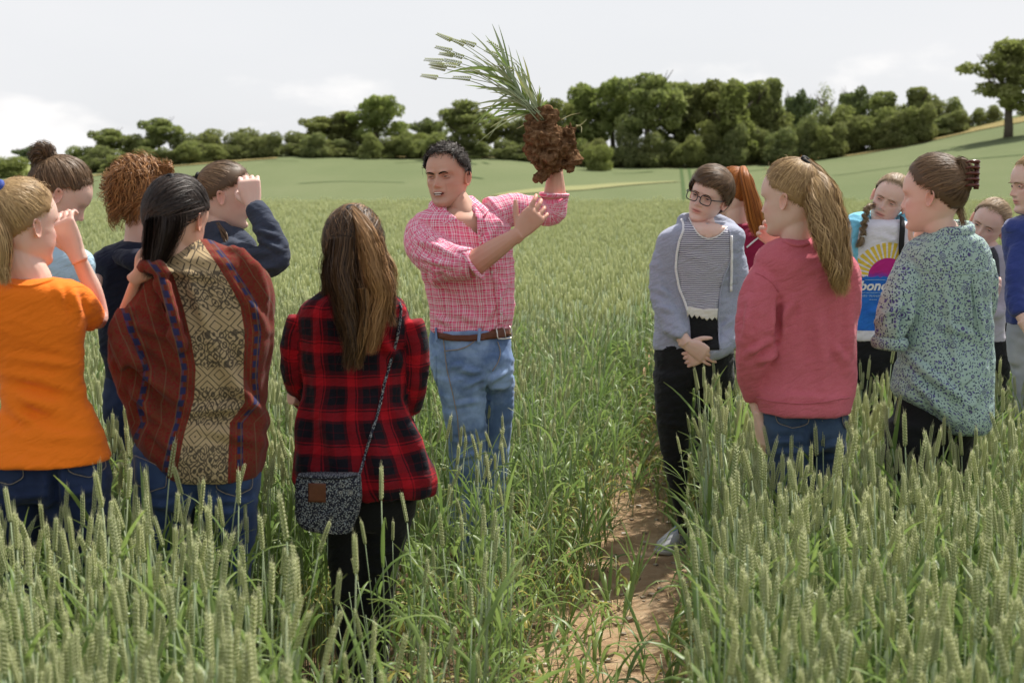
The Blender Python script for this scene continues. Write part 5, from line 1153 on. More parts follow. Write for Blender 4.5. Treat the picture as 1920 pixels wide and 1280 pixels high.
for q in ((897, 442), (903, 456), (912, 484), (921, 510), (937, 560), (939, 588)):
    c, n = p.ray(bv, *q, .008); V_, F_ = tube(np.array([c - n * .0015, c + n * .0015]), .0042, 10); p.geo('button', Geo().add(V_, F_), CREAM, pl)
pk = p.patch('chest_pocket_fold', bv, [(860, 470), (888, 462), (889, 466), (861, 474)], MAN_SHIRT, .004, 5)
for C, r_, ref in ((p.px(888, 495, -.20), .062, p.px(960, 446, -.22) - p.px(888, 495, -.20)), (p.px(1039, 366, .06), .052, np.array([.05, -.02, 1.0]))):
    ax = unit(ref); x_ = unit(np.cross(ax, (0.1, 1, .2))); y_ = np.cross(ax, x_); a = np.linspace(0, 2 * np.pi, 26); V_, F_ = tube(C + r_ * (np.cos(a)[:, None] * x_ + np.sin(a)[:, None] * y_), .011, 10, 1, .6); me = Geo().add(V_, F_).mesh('rolled_cuff', [MAN_SHIRT], True, p.o); attr(me, 'cuv', np.column_stack([V_[:, 0] + V_[:, 1], V_[:, 2], V_[:, 1]])); p.part('rolled_cuff', me)
p.arm([(840, 490, -.16, 22), (884, 494, -.20, 24), (905, 483, -.21, 22), (935, 463, -.215, 18.5), (962, 445, -.22, 14), (974, 437, -.22, 13)], ((.62, .05, .70), (-.62, -.15, .75)), 1.10, curl=[(.25, .55, .35), (.35, .6, .4), (.45, .7, .4), (.55, .75, .4)], spread=.10, tcurl=.0)
p.arm([(985, 398, .06, 22), (1034, 396, .08, 23), (1040, 362, .07, 21), (1041, 335, .06, 16.5), (1042, 322, .06, 14)], ((-.05, -.1, 1), (-1, -.2, .1)), 1.10, curl=(.35, .5, .4), left=True, tcurl=.2)
R = p.legs('jeans', JEANS_M, [(614, 880, 74, .75), (640, 881, 76, .78), (670, 885, 79, .78), (700, 888, 76, .75), (722, 890, 70, .7)], [[(868, 705, -.02, 50), (871, 760, -.02, 43), (876, 820, -.02, 36), (874, 900, .0, 32), (870, 960, .0, 29)], [(926, 705, .06, 40), (930, 760, .08, 34), (928, 820, .10, 30), (922, 900, .12, 28)]], ratio=.7,
           fold=[(905, 700, 860, 690, 6, .008), (912, 720, 955, 690, 6, .010), (912, 705, 870, 725, 5, .007), (845, 760, 910, 750, 5, .006), (905, 735, 960, 725, 5, .007), (850, 830, 905, 820, 6, .008), (915, 700, 912, 790, 4, -.012), (840, 690, 870, 680, 5, .006), (845, 860, 900, 850, 5, .007)])
jb = R[1]
p.patch('belt', jb, [(818, 622), (850, 628), (882, 628), (905, 625), (930, 619), (956, 613), (957, 628), (932, 634), (905, 638), (880, 640), (850, 639), (820, 634)], BROWN, .011, 5)
G = Geo(); p.line('', jb, [(926, 613), (948, 610), (951, 633), (929, 637), (926, 613)], .0028, STEEL, .021, G=G, step=3); p.line('', jb, [(938, 612), (941, 635)], .0016, STEEL, .021, G=G, step=3); p.geo('belt_buckle', G, STEEL)
for q in ((822, 619, 824, 640), (898, 621, 897, 644)):
    p.line('belt_loop', jb, [(q[0], q[1]), (q[2], q[3])], .006, JEANS_M, .015, flat=.4, step=4)
p.line('fly_seam', jb, [(932, 640), (938, 660), (934, 678), (922, 695)], .0018, STITCH, .0035); p.line('pocket_seam', jb, [(834, 658), (860, 655), (880, 648), (893, 636)], .0020, STITCH, .003); p.line('side_seam', jb, [(832, 636), (838, 690), (850, 740), (858, 780), (862, 830)], .0020, STITCH, .003)
p.patch('back_pocket', jb, [(806, 672), (818, 665), (820, 722), (814, 716)], JEANS_M, .004, 6)
h = Hair(p, H_MAN); h.cap(.012, tone=.1); h.scalp(1700, (0, -.4, .9), lift=(.010, .026), frac=(0, .2), curl=.006, turns=1.3, K=12, wid=.0020, spread=.9, tone=(.35, .3), keep=lambda D: (D[:, 2] > .16) & ((D[:, 1] < .55) | (D[:, 2] > .72))); h.scalp(700, (.1, .8, .6), lift=(.018, .034), frac=(0, .16), curl=.008, turns=1.4, K=12, wid=.0022, spread=.5, tone=(.5, .3), keep=lambda D: D[:, 2] > .55)
h.scalp(700, (0, -1, -.1), lift=(.003, .007), frac=(0, .15), K=5, wid=.002, spread=.3, tone=(.5, .35), keep=lambda D: D[:, 2] < .3); h.done()
h = Hair(p, H_GREY); h.scalp(500, (0, -1, -.2), lift=(.004, .010), frac=(0, .12), K=5, wid=.0018, spread=.3, tone=(.5, .3), keep=lambda D: (D[:, 2] < .42) & (D[:, 1] > -.5)); h.done(); p.finish(); man = p
# wheat lifted with its root ball
cw = thing('uprooted_wheat', 'uprooted bunch of wheat with a brown root ball of soil, held overhead', 'wheat bunch', man.px(1038, 338, .0)); co = man.px(1038, 338, .0)
prof = [(209, 1018, 12), (220, 1017, 21), (238, 1017, 26), (254, 1021, 32), (272, 1027, 36), (290, 1031, 34), (306, 1030, 27), (320, 1020, 18), (334, 1013, 7)]
G = Geo(); A = man.rings([(y, x, r_, .8, .0) for y, x, r_ in prof], sub=5); G.add(*loft(A[0], A[1], A[2], 24))
G.add(*tube([man.px(1052, 290), man.px(1062, 262), man.px(1070, 242), man.px(1072, 232)], [man.m(26), man.m(20), man.m(13), man.m(6)], 14, 4)); G.add(*tube([man.px(1010, 262), man.px(994, 266), man.px(986, 270)], [man.m(18), man.m(12), man.m(4)], 10, 3))
G.add(*tube([man.px(1062, 290), man.px(1066, 312), man.px(1062, 322)], [man.m(18), man.m(12), man.m(3)], 10, 3))
V_, Fq, N_ = remesh(G, .0038, 1); dsp = .026 * fbm(V_ * 24, 4) + .016 * (1 - 2 * np.abs(noise3(V_ * 55))) + .007 * noise3(V_ * 140); V_ = V_ + N_ * dsp[:, None]
m = Mat('clinging_soil', .97, .05); v = m.obj(); m.set('Base Color', m.ramp(m.noise(55, v, 6, .7), [(.3, (.07, .036, .018)), (.5, (.20, .11, .055)), (.72, (.38, .24, .13))])); m.bump(m.noise(260, v, 5, .7), 1, .006); SOIL = m.m
obj('root_ball', mesh('root_ball', V_ - co, Fq, [SOIL]), cw)
r = random.Random(4); base = man.px(1008, 216, -.01)
for i in range(26):                                      # crumbs at the rim
    q = V_[r.randrange(len(V_))]; s_ = r.uniform(.003, .008); V2 = unit(np.array([[r.gauss(0, 1) for _ in range(3)] for _ in range(8)])) * s_
    bx = np.array([(-1, -1, -1), (1, -1, -1), (1, 1, -1), (-1, 1, -1), (-1, -1, 1), (1, -1, 1), (1, 1, 1), (-1, 1, 1)]) * s_ * .6 + V2 * .3
    obj('soil_crumb', mesh('soil_crumb', bx + q - co, [(3, 2, 1, 0), (4, 5, 6, 7), (0, 1, 5, 4), (1, 2, 6, 5), (2, 3, 7, 6), (3, 0, 4, 7)], [SOIL], False), cw)
ears = [(848, 76), (873, 84), (893, 86), (848, 96), (852, 104), (832, 115), (833, 124), (838, 130), (858, 124), (822, 146), (870, 108), (944, 97), (938, 106), (900, 137), (884, 148), (866, 120), (964, 132)]
def mk(nm, V, Fc, tn, mi):
    me = mesh(nm, V - co, Fc, [WM[mi]]); attr(me, 'tone', tn, 'FLOAT'); return obj(nm, me, cw)
for i, (ex, ey) in enumerate(ears):
    b = base + np.array([r.uniform(-.02, .02), r.uniform(-.03, .03), r.uniform(-.01, .01)]); e = man.px(ex, ey, r.uniform(-.10, .14))
    dr = unit(e - b); bow = np.array([.01 + .02 * r.random(), 0, .02 + .02 * r.random()]); C = crom([b - dr * .03, b + (e - b) * .35 + bow * .6, b + (e - b) * .7 + bow * .8, e], 4)
    V2, F2 = tube(C, np.linspace(.0024, .0014, len(C)), 6); mk('stem', V2, F2, [.1] * len(V2), 0)
    ax = unit(unit(C[-1] - C[-3]) + np.array([-.35 + r.uniform(-.2, .2), r.uniform(-.2, .2), r.uniform(-.30, .15)])); up = unit(np.cross(ax, (0.1, 1, .1))); fr = np.cross(ax, up); g2 = Geo(); tn = []; L = r.uniform(.055, .075)
    for k in range(16):
        s_ = 1 if k % 2 else -1; q = e + ax * L * k / 16
        for off, kk in ((up * s_, 1), (up * s_ * .5 + fr, .85), (up * s_ * .5 - fr, .85)):
            V2, F2, z = spikelet(q + off * .003 * (1.15 - k / 20), ax + off * .45, off, .013 * kk, .0036 * kk * (1.15 - k / 22)); g2.add(V2, F2); tn += z
    mk('ear', g2.verts(), g2.F, tn, 2)
for i in range(60):                                      # blades
    a = r.uniform(-.15, 1.65) if i < 48 else r.uniform(1.2, 2.4); L = r.uniform(.13, .27) if i < 48 else r.uniform(.08, .15); t = r.uniform(0, .9)
    dr = np.array([-math.cos(a), r.uniform(-.35, .35), math.sin(a)]) if i < 48 else np.array([-math.cos(a) * .8, r.uniform(-.3, .3), math.sin(a)])
    dr = unit(dr * np.array([1, 1, .95 if a > 0 else .4])); b = base + unit(np.array([-.62, 0, .78])) * L * t * (1 if i < 48 else 0); n_ = 8; sd = unit(np.cross(dr, np.array([r.uniform(-.6, .6), 1, r.uniform(-.4, .4)]))); w0 = r.uniform(.0032, .0075)
    tt = np.linspace(0, 1, n_); drp = r.uniform(.0, .22) * (1.6 if a < .3 else .6); C = np.array([b + dr * L * q + np.array([-.03, 0, -drp]) * q * q * L * 3 for q in tt]); Wd = w0 * (1 - tt ** 2.2) * np.minimum(1, .5 + tt * 3) + .0004
    up = np.cross(sd, dr); V2 = np.stack([C - sd * Wd[:, None] + up * Wd[:, None] * .3, C, C + sd * Wd[:, None] + up * Wd[:, None] * .3], 1).reshape(-1, 3)
    F2 = [(k * 3 + j, k * 3 + j + 1, k * 3 + 4 + j, k * 3 + 3 + j) for k in range(n_ - 1) for j in (0, 1)]; mk('leaf', V2, F2, list(np.repeat(np.clip((.12 if i % 5 else .6) * tt, 0, 1), 3)), 0 if i % 2 else 1)
for q in ([(1052, 225), (1070, 216), (1088, 212)], [(1080, 238), (1092, 232), (1100, 224)], [(1080, 235), (1090, 238), (1090, 250)], [(994, 228), (980, 236), (968, 242)], [(1010, 210), (1014, 190), (1012, 172), (1014, 164)]):
    V2, F2 = tube([man.px(*k, r.uniform(-.02, .02)) for k in q], np.linspace(.0025, .0006, len(q)), 6, 4); mk('root', V2, F2, [1.0] * len(V2), 0)
# 8 --- girl with glasses
p = Person('girl in glasses and an open heather grey hoodie over a striped top, black jeans', 5.95, 1300, 'fair')
p.head(1328, 368, 209, -2, -19, .222); p.neck(1322, 432, .048); p.face(BR_D, .5)
rows = [(418, 1322, 40, .85), (426, 1320, 66, .75), (440, 1316, 80, .66), (465, 1312, 83), (500, 1310, 79), (545, 1306, 75), (600, 1302, 75, .68), (645, 1299, 75, .7), (654, 1299, 74, .7)]
p.bulk(rows[1:]); p.bulk([(420, 1324, 34, .8, -.0), (436, 1324, 46, .75, -.015), (455, 1322, 56, .7)], shrink=1.0)
o, bv, V = p.garment('grey_hoodie', GREYH, rows, [[(1264, 448, 0, 22), (1243, 500, -.01, 25), (1242, 560, -.04, 22), (1262, 608, -.11, 20), (1279, 632, -.14, 17)], [(1366, 456, 0, 22), (1382, 520, -.01, 24), (1374, 580, -.03, 21), (1364, 634, -.08, 20), (1346, 654, -.12, 18), (1326, 661, -.14, 16)], [(1278, 416, .03, 14), (1310, 414, .10, 18), (1350, 420, .10, 18), (1378, 436, .03, 13)]], wr=(.0035, .14, .045, .3), seed=5, fold=[(1235, 540, 1260, 560, 5, .007), (1236, 575, 1262, 585, 5, .007), (1372, 600, 1350, 620, 5, .007), (1226, 610, 1300, 640, 6, .005)])
ts = p.patch('striped_top', bv, [(1291, 412), (1300, 428), (1312, 441), (1326, 447), (1342, 444), (1354, 436), (1362, 428), (1367, 440), (1369, 482), (1360, 510), (1350, 535), (1344, 578), (1318, 580), (1290, 576), (1278, 550), (1270, 505), (1275, 452), (1284, 420)], STRIPE, .007, 6)
nk = p.patch('neck_skin', bv, [(1291, 411), (1303, 414), (1340, 420), (1361, 427), (1353, 436), (1342, 443), (1326, 446), (1312, 440), (1300, 427)], p.skin, .006, 5); attr(nk.data, 'tint', np.ones((len(nk.data.vertices), 4)), 'FLOAT_COLOR')
p.line('neck_trim', bv, [(1290, 410), (1300, 428), (1312, 442), (1326, 448), (1342, 445), (1355, 436), (1362, 427)], .0028, WHITE, .008, ts)
wz = p.patch('black_waist', bv, [(1290, 577), (1318, 581), (1344, 579), (1345, 610), (1348, 656), (1297, 657), (1294, 610)], BLACK, .004, 7)
lace = [(1288, 574)] + [(1288 + i * 4.6, 590 + (5 if i % 2 else 11) - 4 * abs(i - 6) / 6 + (2 if i > 6 else -3)) for i in range(13)] + [(1345, 578), (1318, 580)]
p.patch('lace_hem', bv, lace, CREAM, .010, 5, ts)
G = Geo(); p.line('', bv, [(1281, 414), (1283, 432), (1274, 452), (1269, 480), (1268, 505), (1274, 540), (1284, 565), (1290, 586)], .0052, WHITE, .009, G=G); p.geo('zip_tape', G, WHITE); 
p.line('drawstring', bv, [(1369, 442), (1370, 480), (1369, 515), (1368, 546)], .0065, WHITE, .010, flat=.5); p.line('front_edge', bv, [(1366, 432), (1372, 480), (1356, 520), (1350, 545), (1346, 600), (1350, 655)], .004, GREYH, .006)
p.arm([(1262, 605, -.10, 13), (1276, 628, -.135, 12.5), (1288, 645, -.15, 12)], ((.86, -.05, -.50), (.35, -.25, .85)), .97, curl=(.18, .30, .25), tcurl=.3); p.arm([(1350, 650, -.11, 12), (1328, 661, -.14, 11)], ((-.8, .1, -.3), (-.2, 0, 1)), .9, left=True, curl=(.6, .6, .5))
shoe_yaw = 2.45
SH = Mat('grey_trainer_mesh', .8, .2); SH.set('Base Color', SH.mix(SH.noise(160, SH.obj(), 2), (.34, .35, .36), (.50, .51, .52))); SHG = SH.m; SKYL = plain('blue_laces', (.05, .36, .60), .7, .2, .2); SOLE = plain('rubber_sole', (.55, .55, .53), .7, .2, .15)
R = p.legs('black_jeans', BLACK, [(640, 1300, 73, .72), (670, 1301, 75, .72), (700, 1302, 73, .7), (722, 1302, 66, .66)], [[(1266, 700, -.02, 42), (1263, 760, -.03, 34), (1264, 820, -.03, 28), (1268, 880, -.03, 21), (1277, 940, -.03, 15), (1281, 966, -.03, 12.5)], [(1338, 700, .03, 40), (1336, 770, .05, 33), (1330, 850, .06, 26)]], shoes=False, fold=[(1230, 790, 1290, 800, 5, .005), (1300, 690, 1302, 760, 4, -.012)])
e = ground(1270, 1030); STAND.append((e[0] - .02, e[1] - .06, .15, .18)); RS = rot('z', shoe_yaw); an = p.px(1282, 975, -.03)
def shp(C): return np.array([e[0] + .02, e[1] + .02, 0]) + np.array(C) @ RS.T
V_, F_ = loft(shp([(0, -.10, .045), (0, -.085, .052), (0, -.04, .058), (0, .02, .058), (0, .08, .048), (0, .13, .040), (0, .16, .034), (0, .172, .03)]), np.array([RS @ np.array([w_, 0, 0]) for w_ in (.022, .034, .038, .040, .045, .042, .03, .01)]), np.array([(0, 0, q) for q in (.03, .042, .048, .046, .034, .026, .018, .01)]), 16, 2.4)
sh = p.geo('shoe', Geo().add(V_, F_), SHG)
V_, F_ = loft(shp([(0, -.11, .014), (0, -.09, .014), (0, 0, .013), (0, .09, .013), (0, .15, .016), (0, .182, .022)]), np.array([RS @ np.array([w_, 0, 0]) for w_ in (.02, .038, .038, .048, .044, .014)]), np.array([(0, 0, q) for q in (.013, .014, .013, .013, .013, .008)]), 16, 3.5); p.geo('sole', Geo().add(V_, F_), SOLE, sh)
G = Geo()
for k in range(6):
    y_ = .0 + k * .02; z_ = .104 - k * .010; V_, F_ = tube(shp([(-.030, y_ - .006, z_ - .010), (0, y_, z_ + .006), (.030, y_ + .006, z_ - .010)]), .0052, 6, 3); G.add(V_, F_)
V_, F_ = tube(shp([(0, -.02, .112), (0, .0, .108), (0, .06, .080)]), [.016, .018, .012], 10, 3, .5); G.add(V_, F_); p.geo('laces', G, SKYL, sh)
V_, F_ = tube([shp([(0, -.045, .07)])[0], shp([(0, -.045, .10)])[0], shp([(0, -.045, .125)])[0], an], [.036, .033, .031, .027], 14, 3); p.geo('sock', Geo().add(V_, F_), SKYL, sh)
e2 = p.px(1330, 850, .06); p.shoe(np.array([e2[0], e2[1], 0]), 2.6, SHG)
h = Hair(p, H_BRN); h.cap(.016, .28, .2); td = (-.30, -.30, .9); h.scalp(3000, td, lift=(.014, .028), drop=.34, K=11, wid=.0022, spread=.12, tone=(.55, .25), keep=lambda D: ~((D[:, 1] > .55) & (np.abs(D[:, 0]) < .7) & (D[:, 2] < .25))); h.scalp(900, (-.75, .15, .75), lift=(.018, .03), drop=.26, K=11, wid=.0022, spread=.10, tone=(.5, .25), keep=lambda D: (D[:, 1] > .3) & (D[:, 2] > .22)); h.flyaway(70); h.done()
gl = thing('eyeglasses', 'black rectangular eyeglasses on the girl in the grey hoodie', 'glasses', p.hl([0, .10, 0])); go_ = p.hl([0, .10, 0])
FRM = plain('black_acetate', (.012, .012, .018), .3, .5, .1); mg_ = Mat('clear_lens', .05, .5); mg_.set('Transmission Weight', 1.0); mg_.set('IOR', 1.02); mg_.set('Base Color', (.95, .96, .97)); LENS = mg_.m
for sg in (-1, 1):
    a = np.linspace(0, 2 * np.pi, 29); q = np.array([(sg * .032 + .0255 * np.sign(math.cos(t)) * abs(math.cos(t)) ** .6, .1085 - 9 * (.0255 * math.cos(t) * .6 + .006) ** 2 * 1, -.004 + .0185 * np.sign(math.sin(t)) * abs(math.sin(t)) ** .65) for t in a])
    V_, F_ = tube(p.hl(q), .0021, 6); obj('rim', Geo().add(V_, F_).mesh('rim', [FRM], True, go_), gl)
    c = q[:-1].mean(0); V_ = p.hl(np.vstack([q[:-1], [c]])); obj('lens', Geo().add(V_, [(28, i, (i + 1) % 28) for i in range(28)]).mesh('lens', [LENS], True, go_), gl)
    V_, F_ = tube(p.hl([(sg * .057, .102, .006), (sg * .070, .085, .007), (sg * .080, .03, .006), (sg * .082, -.005, .012)]), .0024, 6, 4); obj('temple_arm', Geo().add(V_, F_).mesh('temple_arm', [FRM], True, go_), gl)
V_, F_ = tube(p.hl([(-.0075, .108, .001), (0, .1115, .004), (.0075, .108, .001)]), .002, 6, 4); obj('bridge', Geo().add(V_, F_).mesh('bridge', [FRM], True, go_), gl); p.finish()
# 9 --- ginger girl
p = Person('girl with a long straight ginger ponytail and maroon top behind the girl in glasses', 6.65, 1398, 'fair')
p.head(1374, 362, -48, -4, 0, .222); p.neck(1384, 424, .048)
rows = [(420, 1390, 28, .9), (432, 1394, 50), (450, 1398, 66), (500, 1400, 70), (580, 1400, 66), (660, 1400, 66)]
p.bulk(rows[1:]); o, bv, V = p.garment('maroon_top', MAROON, rows, [], wr=(.004, .1, .06, .3)); p.garment('knit_sleeves', CHAR, None, [[(1446, 458, -.02, 22), (1454, 500, -.03, 22), (1452, 560, -.05, 20)], [(1346, 458, 0, 20), (1340, 560, 0, 19)]])
p.line('piping', bv, [(1400, 464), (1416, 450), (1432, 438)], .004, WHITE, .004)
p.legs('jeans', JEANS_D, [(640, 1400, 62), (680, 1400, 66), (720, 1400, 64)], [[(1374, 710, 0, 33), (1374, 800, 0, 26)], [(1426, 710, 0, 33), (1426, 800, 0, 26)]])
h = Hair(p, H_GING); h.cap(); td = (0, -.55, .83); T, tp = tiept(p, td, .01); h.scalp(2000, td, tone=(.55, .25)); h.bundle([(*tp, 8), (1398, 335, -.12, 11), (1408, 370, -.13, 15), (1416, 405, -.12, 18), (1424, 440, -.11, 14)], 520, .0028, tone=(.55, .28), taper=.12); h.done([(T, .012, .006, (.4, -.5, .6), BLK)]); p.finish()
# 10 --- rose sweatshirt
p = Person('girl in a washed rose sweatshirt with a long wavy blond ponytail', 4.35, 1508, 'fair')
p.head(1484, 372, -52, -6, 0, .224); p.neck(1492, 458, .046)
rows = [(448, 1495, 34, .9), (458, 1497, 56, .8), (470, 1502, 76), (490, 1510, 94), (530, 1518, 95), (600, 1517, 91), (660, 1516, 90), (710, 1513, 92), (740, 1508, 92, .74), (754, 1507, 88, .8), (772, 1507, 86, .82)]
p.bulk(rows[1:]); o, bv, V = p.garment('rose_sweatshirt', ROSE, rows, [[(1446, 502, 0, 30), (1428, 545, -.03, 36), (1418, 605, -.05, 39), (1414, 655, -.05, 36), (1408, 705, -.02, 24), (1412, 748, .02, 15)], [(1580, 510, .02, 30), (1586, 580, .06, 28), (1570, 620, .14, 24)]], wr=(.005, .06, .20, .1), seed=8,
    fold=[(1462, 560, 1456, 640, 7, -.016), (1455, 655, 1425, 680, 6, .014), (1440, 640, 1400, 665, 7, .010), (1405, 560, 1400, 640, 7, .008), (1530, 540, 1545, 720, 12, .008), (1490, 560, 1470, 600, 8, .008), (1595, 560, 1590, 700, 8, .006), (1560, 640, 1590, 690, 8, .006), (1450, 740, 1580, 750, 7, .003)])
p.line('neck_rib', bv, [(1470, 452), (1484, 459), (1500, 461), (1518, 457)], .006, ROSE, .002); p.line('shoulder_seam', bv, [(1405, 508), (1432, 518), (1450, 532), (1459, 548)], .0016, ROSE, .0025); p.line('hem_seam', bv, [(1418, 744), (1450, 752), (1500, 757), (1550, 752), (1594, 744)], .0022, ROSE, .003)
p.arm([(1410, 735, .02, 12), (1418, 765, .02, 10.5), (1424, 785, .02, 10)], ((.2, .1, -1), (-.2, 1, 0)), .92, left=True, curl=(.3, .35, .3)); p.arm([(1500, 520, .20, 15), (1478, 480, .17, 12), (1470, 462, .14, 11)], ((-.65, -.1, .55), (-.3, 0, 1)), .92, curl=(.7, .8, .5))
R = p.legs('jeans', JEANS_R, [(752, 1509, 74), (785, 1510, 79), (815, 1511, 77), (840, 1511, 70)], [[(1478, 820, 0, 44), (1478, 880, 0, 38), (1480, 960, 0, 33)], [(1553, 820, .02, 36), (1550, 880, .02, 32), (1548, 960, .02, 29)]], fold=[(1522, 800, 1524, 880, 6, -.016), (1440, 830, 1515, 825, 5, .006), (1445, 850, 1515, 845, 5, .006), (1530, 840, 1580, 830, 5, .006), (1530, 862, 1578, 856, 5, .005)])
pocket(p, R[1], R[0], (1455, 778), (1517, 778), (1516, 794), (1486, 804), (1458, 790), JEANS_R); pocket(p, R[1], R[0], (1578, 772), (1590, 770), (1588, 800), (1584, 804), (1577, 792), JEANS_R)
h = Hair(p, H_BLOND); h.cap(); td = (0, -.55, .83); T, tp = tiept(p, td, .01); h.scalp(2600, td, tone=(.42, .2)); h.flyaway(150, .04)
h.bundle([(*tp, 9), (1532, 335, tp[2] - .02, 22), (1543, 370, -.10, 33), (1554, 420, -.12, 37), (1566, 470, -.13, 30), (1575, 515, -.13, 17), (1578, 548, -.12, 4)], 2000, .0018, wave=.007, wl=.10, tone=(.62, .28), K=22, flat=.7, taper=.3); h.bundle([(1522, 330, -.06, 10), (1526, 380, -.12, 12), (1540, 440, -.16, 14), (1562, 500, -.17, 12), (1570, 540, -.15, 4)], 260, .003, wave=.011, wl=.09, tone=(.4, .25), K=22)
h.done([(T, .015, .008, (.5, -.3, .6), BLK)]); p.finish()
# 11 --- printed T-shirt
p = Person('girl with a side plait in a printed sunset T-shirt and turquoise hoodie, squinting', 6.1, 1648, 'fair')
p.head(1668, 374, 207, -6, -23, .218); p.neck(1658, 424, .046); p.face(BR_L, .3)
rows = [(412, 1656, 34, .85), (420, 1654, 58, .75), (436, 1652, 70, .66), (470, 1648, 68), (520, 1644, 62), (570, 1641, 60), (620, 1640, 61), (636, 1640, 61)]
p.bulk(rows[1:]); o, bv, V = p.garment('printed_t_shirt', ART, rows, [], wr=(.0035, .1, .07, .5), fold=[(1640, 440, 1690, 455, 5, .004), (1620, 590, 1680, 570, 6, .005)])
c0 = p.px(1654, 517); attr(o.data, 'art', np.column_stack([V[:, 0] - c0[0], V[:, 2] - c0[2], np.where(V[:, 1] > p.d, 1.0, 0.0)]))
p.garment('turquoise_hoodie', TURQ, None, [[(1622, 412, .02, 14), (1602, 424, -.03, 21), (1596, 470, -.04, 20), (1594, 530, -.03, 20), (1598, 590, 0, 18)], [(1692, 412, .03, 14), (1706, 428, -.02, 21), (1712, 480, -.02, 20), (1712, 560, .0, 19)], [(1620, 414, .06, 14), (1655, 408, .12, 16), (1694, 414, .06, 14)]], wr=(.006, .06, .06, .2))
p.line('bag_strap', bv, [(1690, 414), (1688, 440), (1687, 470), (1688, 510)], .013, BLK, .016, flat=.3)
def letters(txt, px0, py, size_px, mat, bold=.0, shear=0.0, name='lettering'):
    cu = bpy.data.curves.new('t', 'FONT'); cu.body = txt; cu.size = 1; cu.shear = shear; cu.offset = bold; cu.resolution_u = 3; to = bpy.data.objects.new('t', cu); col.objects.link(to)
    dg = bpy.context.evaluated_depsgraph_get(); tm = bpy.data.meshes.new_from_object(to.evaluated_get(dg)); Vt = np.array([v.co[:] for v in tm.vertices]); Ft = [tuple(f.vertices) for f in tm.polygons]
    bpy.data.objects.remove(to); bpy.data.curves.remove(cu); bpy.data.meshes.remove(tm)
    H = [p.ray(bv, px0 + a * size_px, py - b * size_px, .005) for a, b, _ in Vt]; V3 = np.array([q[0] for q in H]); p.part(name, mesh(name, V3 - p.o, Ft, [mat]), o)
letters('bondi', 1611, 543.5, 25, WHITE, .03, .3); letters('VERY TRANSFER FOR', 1614, 556.5, 5.6, SKYB)
for x0_, x1_, y_ in ((1622, 1660, 524.5), (1612, 1670, 548.5), (1630, 1644, 561.5), (1648, 1666, 562), (1648, 1662, 565.5)): p.line('print_rule', bv, [(x0_, y_), ((x0_ + x1_) / 2, y_), (x1_, y_)], .0009, SKYB, .004)
p.legs('black_jeans', BLACK, [(626, 1640, 57), (660, 1641, 62), (700, 1641, 60)], [[(1616, 690, 0, 31), (1616, 780, 0, 25)], [(1664, 690, 0, 31), (1666, 780, 0, 25)]])
h = Hair(p, H_SAND); h.cap(.004); td = (.15, -.9, .3); h.scalp(2200, td, lift=(.003, .010), tone=(.5, .22)); h.flyaway(90)
r = random.Random(2)
for k in range(9):                                       # plait
    y_ = 388 + k * 6.2; x_ = 1626 - k * 1.1; s_ = 1 if k % 2 else -1
    h.bundle([(x_ - s_ * 5, y_ - 4, -.10, 4), (x_, y_ + 2, -.112, 5.5), (x_ + s_ * 5, y_ + 9, -.10, 3.5)], 40, .0024, tone=(.2, .16), K=8, taper=.05)
h.bundle([(1640, 384, -.02, 8), (1630, 388, -.07, 7), (1626, 396, -.10, 6)], 80, .0024, tone=(.3, .15)); h.bundle([(1617, 444, -.105, 4), (1613, 455, -.105, 8), (1606, 464, -.10, 4)], 90, .0024, wave=.003, tone=(.25, .18)); h.done([(p.px(1617, 443, -.105), .009, .003, (0, 0, 1), WHITE)]); p.finish()
# 12 --- woman in floral shirt
p = Person('woman in a loose sage green floral shirt, brown hair twisted up in a claw clip', 4.5, 1758, 'fair')
p.head(1750, 366, -57, -4, 0, .226); p.neck(1772, 440, .048)
rows = [(426, 1780, 36, .95), (438, 1780, 46, .9), (448, 1779, 62, .75), (462, 1776, 76), (480, 1775, 83), (520, 1774, 84), (570, 1775, 82), (645, 1777, 85), (690, 1770, 91, .72), (735, 1768, 93, .76), (760, 1786, 76, .9), (785, 1803, 57, 1.15), (808, 1812, 40, 1.4)]
p.bulk(rows[3:-3]); o, bv, V = p.garment('floral_shirt', FLORAL, rows, [[(1712, 490, 0, 27), (1692, 540, -.04, 31), (1674, 596, -.07, 31), (1668, 632, -.06, 27)], [(1838, 490, .02, 26), (1846, 550, .06, 25), (1836, 600, .14, 22)]], wr=(.0045, .06, .16, .5), seed=11,
    fold=[(1700, 560, 1690, 640, 7, -.014), (1690, 570, 1650, 600, 7, .008), (1770, 520, 1800, 720, 7, .008), (1830, 510, 1848, 700, 6, .010), (1690, 660, 1820, 760, 9, .012), (1700, 700, 1790, 790, 9, .010), (1750, 600, 1850, 640, 8, .006), (1815, 520, 1822, 640, 4, .008)])
a = np.linspace(0, 2 * np.pi, 30); cc = p.px(1781, 432); V_, F_ = tube(np.array([cc + np.array([math.cos(t) * .066, math.sin(t) * .062, .010 * math.sin(t + .5)]) for t in a]), .012, 8, 1, 1.9, ref=(0, 0, 1)); me = Geo().add(V_, F_).mesh('collar', [FLORAL], True, p.o); attr(me, 'cuv', np.column_stack([V_[:, 0], V_[:, 2], V_[:, 1]])); p.part('collar', me)
cc = p.px(1668, 642, -.06); V_, F_ = tube(np.array([cc + np.array([math.cos(t) * .045, math.sin(t) * .045, -.004 * math.cos(t)]) for t in a]), .014, 8, 1, 1.6, ref=(0, 0, 1)); me = Geo().add(V_, F_).mesh('rolled_cuff', [FLORAL], True, p.o); attr(me, 'cuv', np.column_stack([V_[:, 0], V_[:, 2], V_[:, 1]])); p.part('rolled_cuff', me)
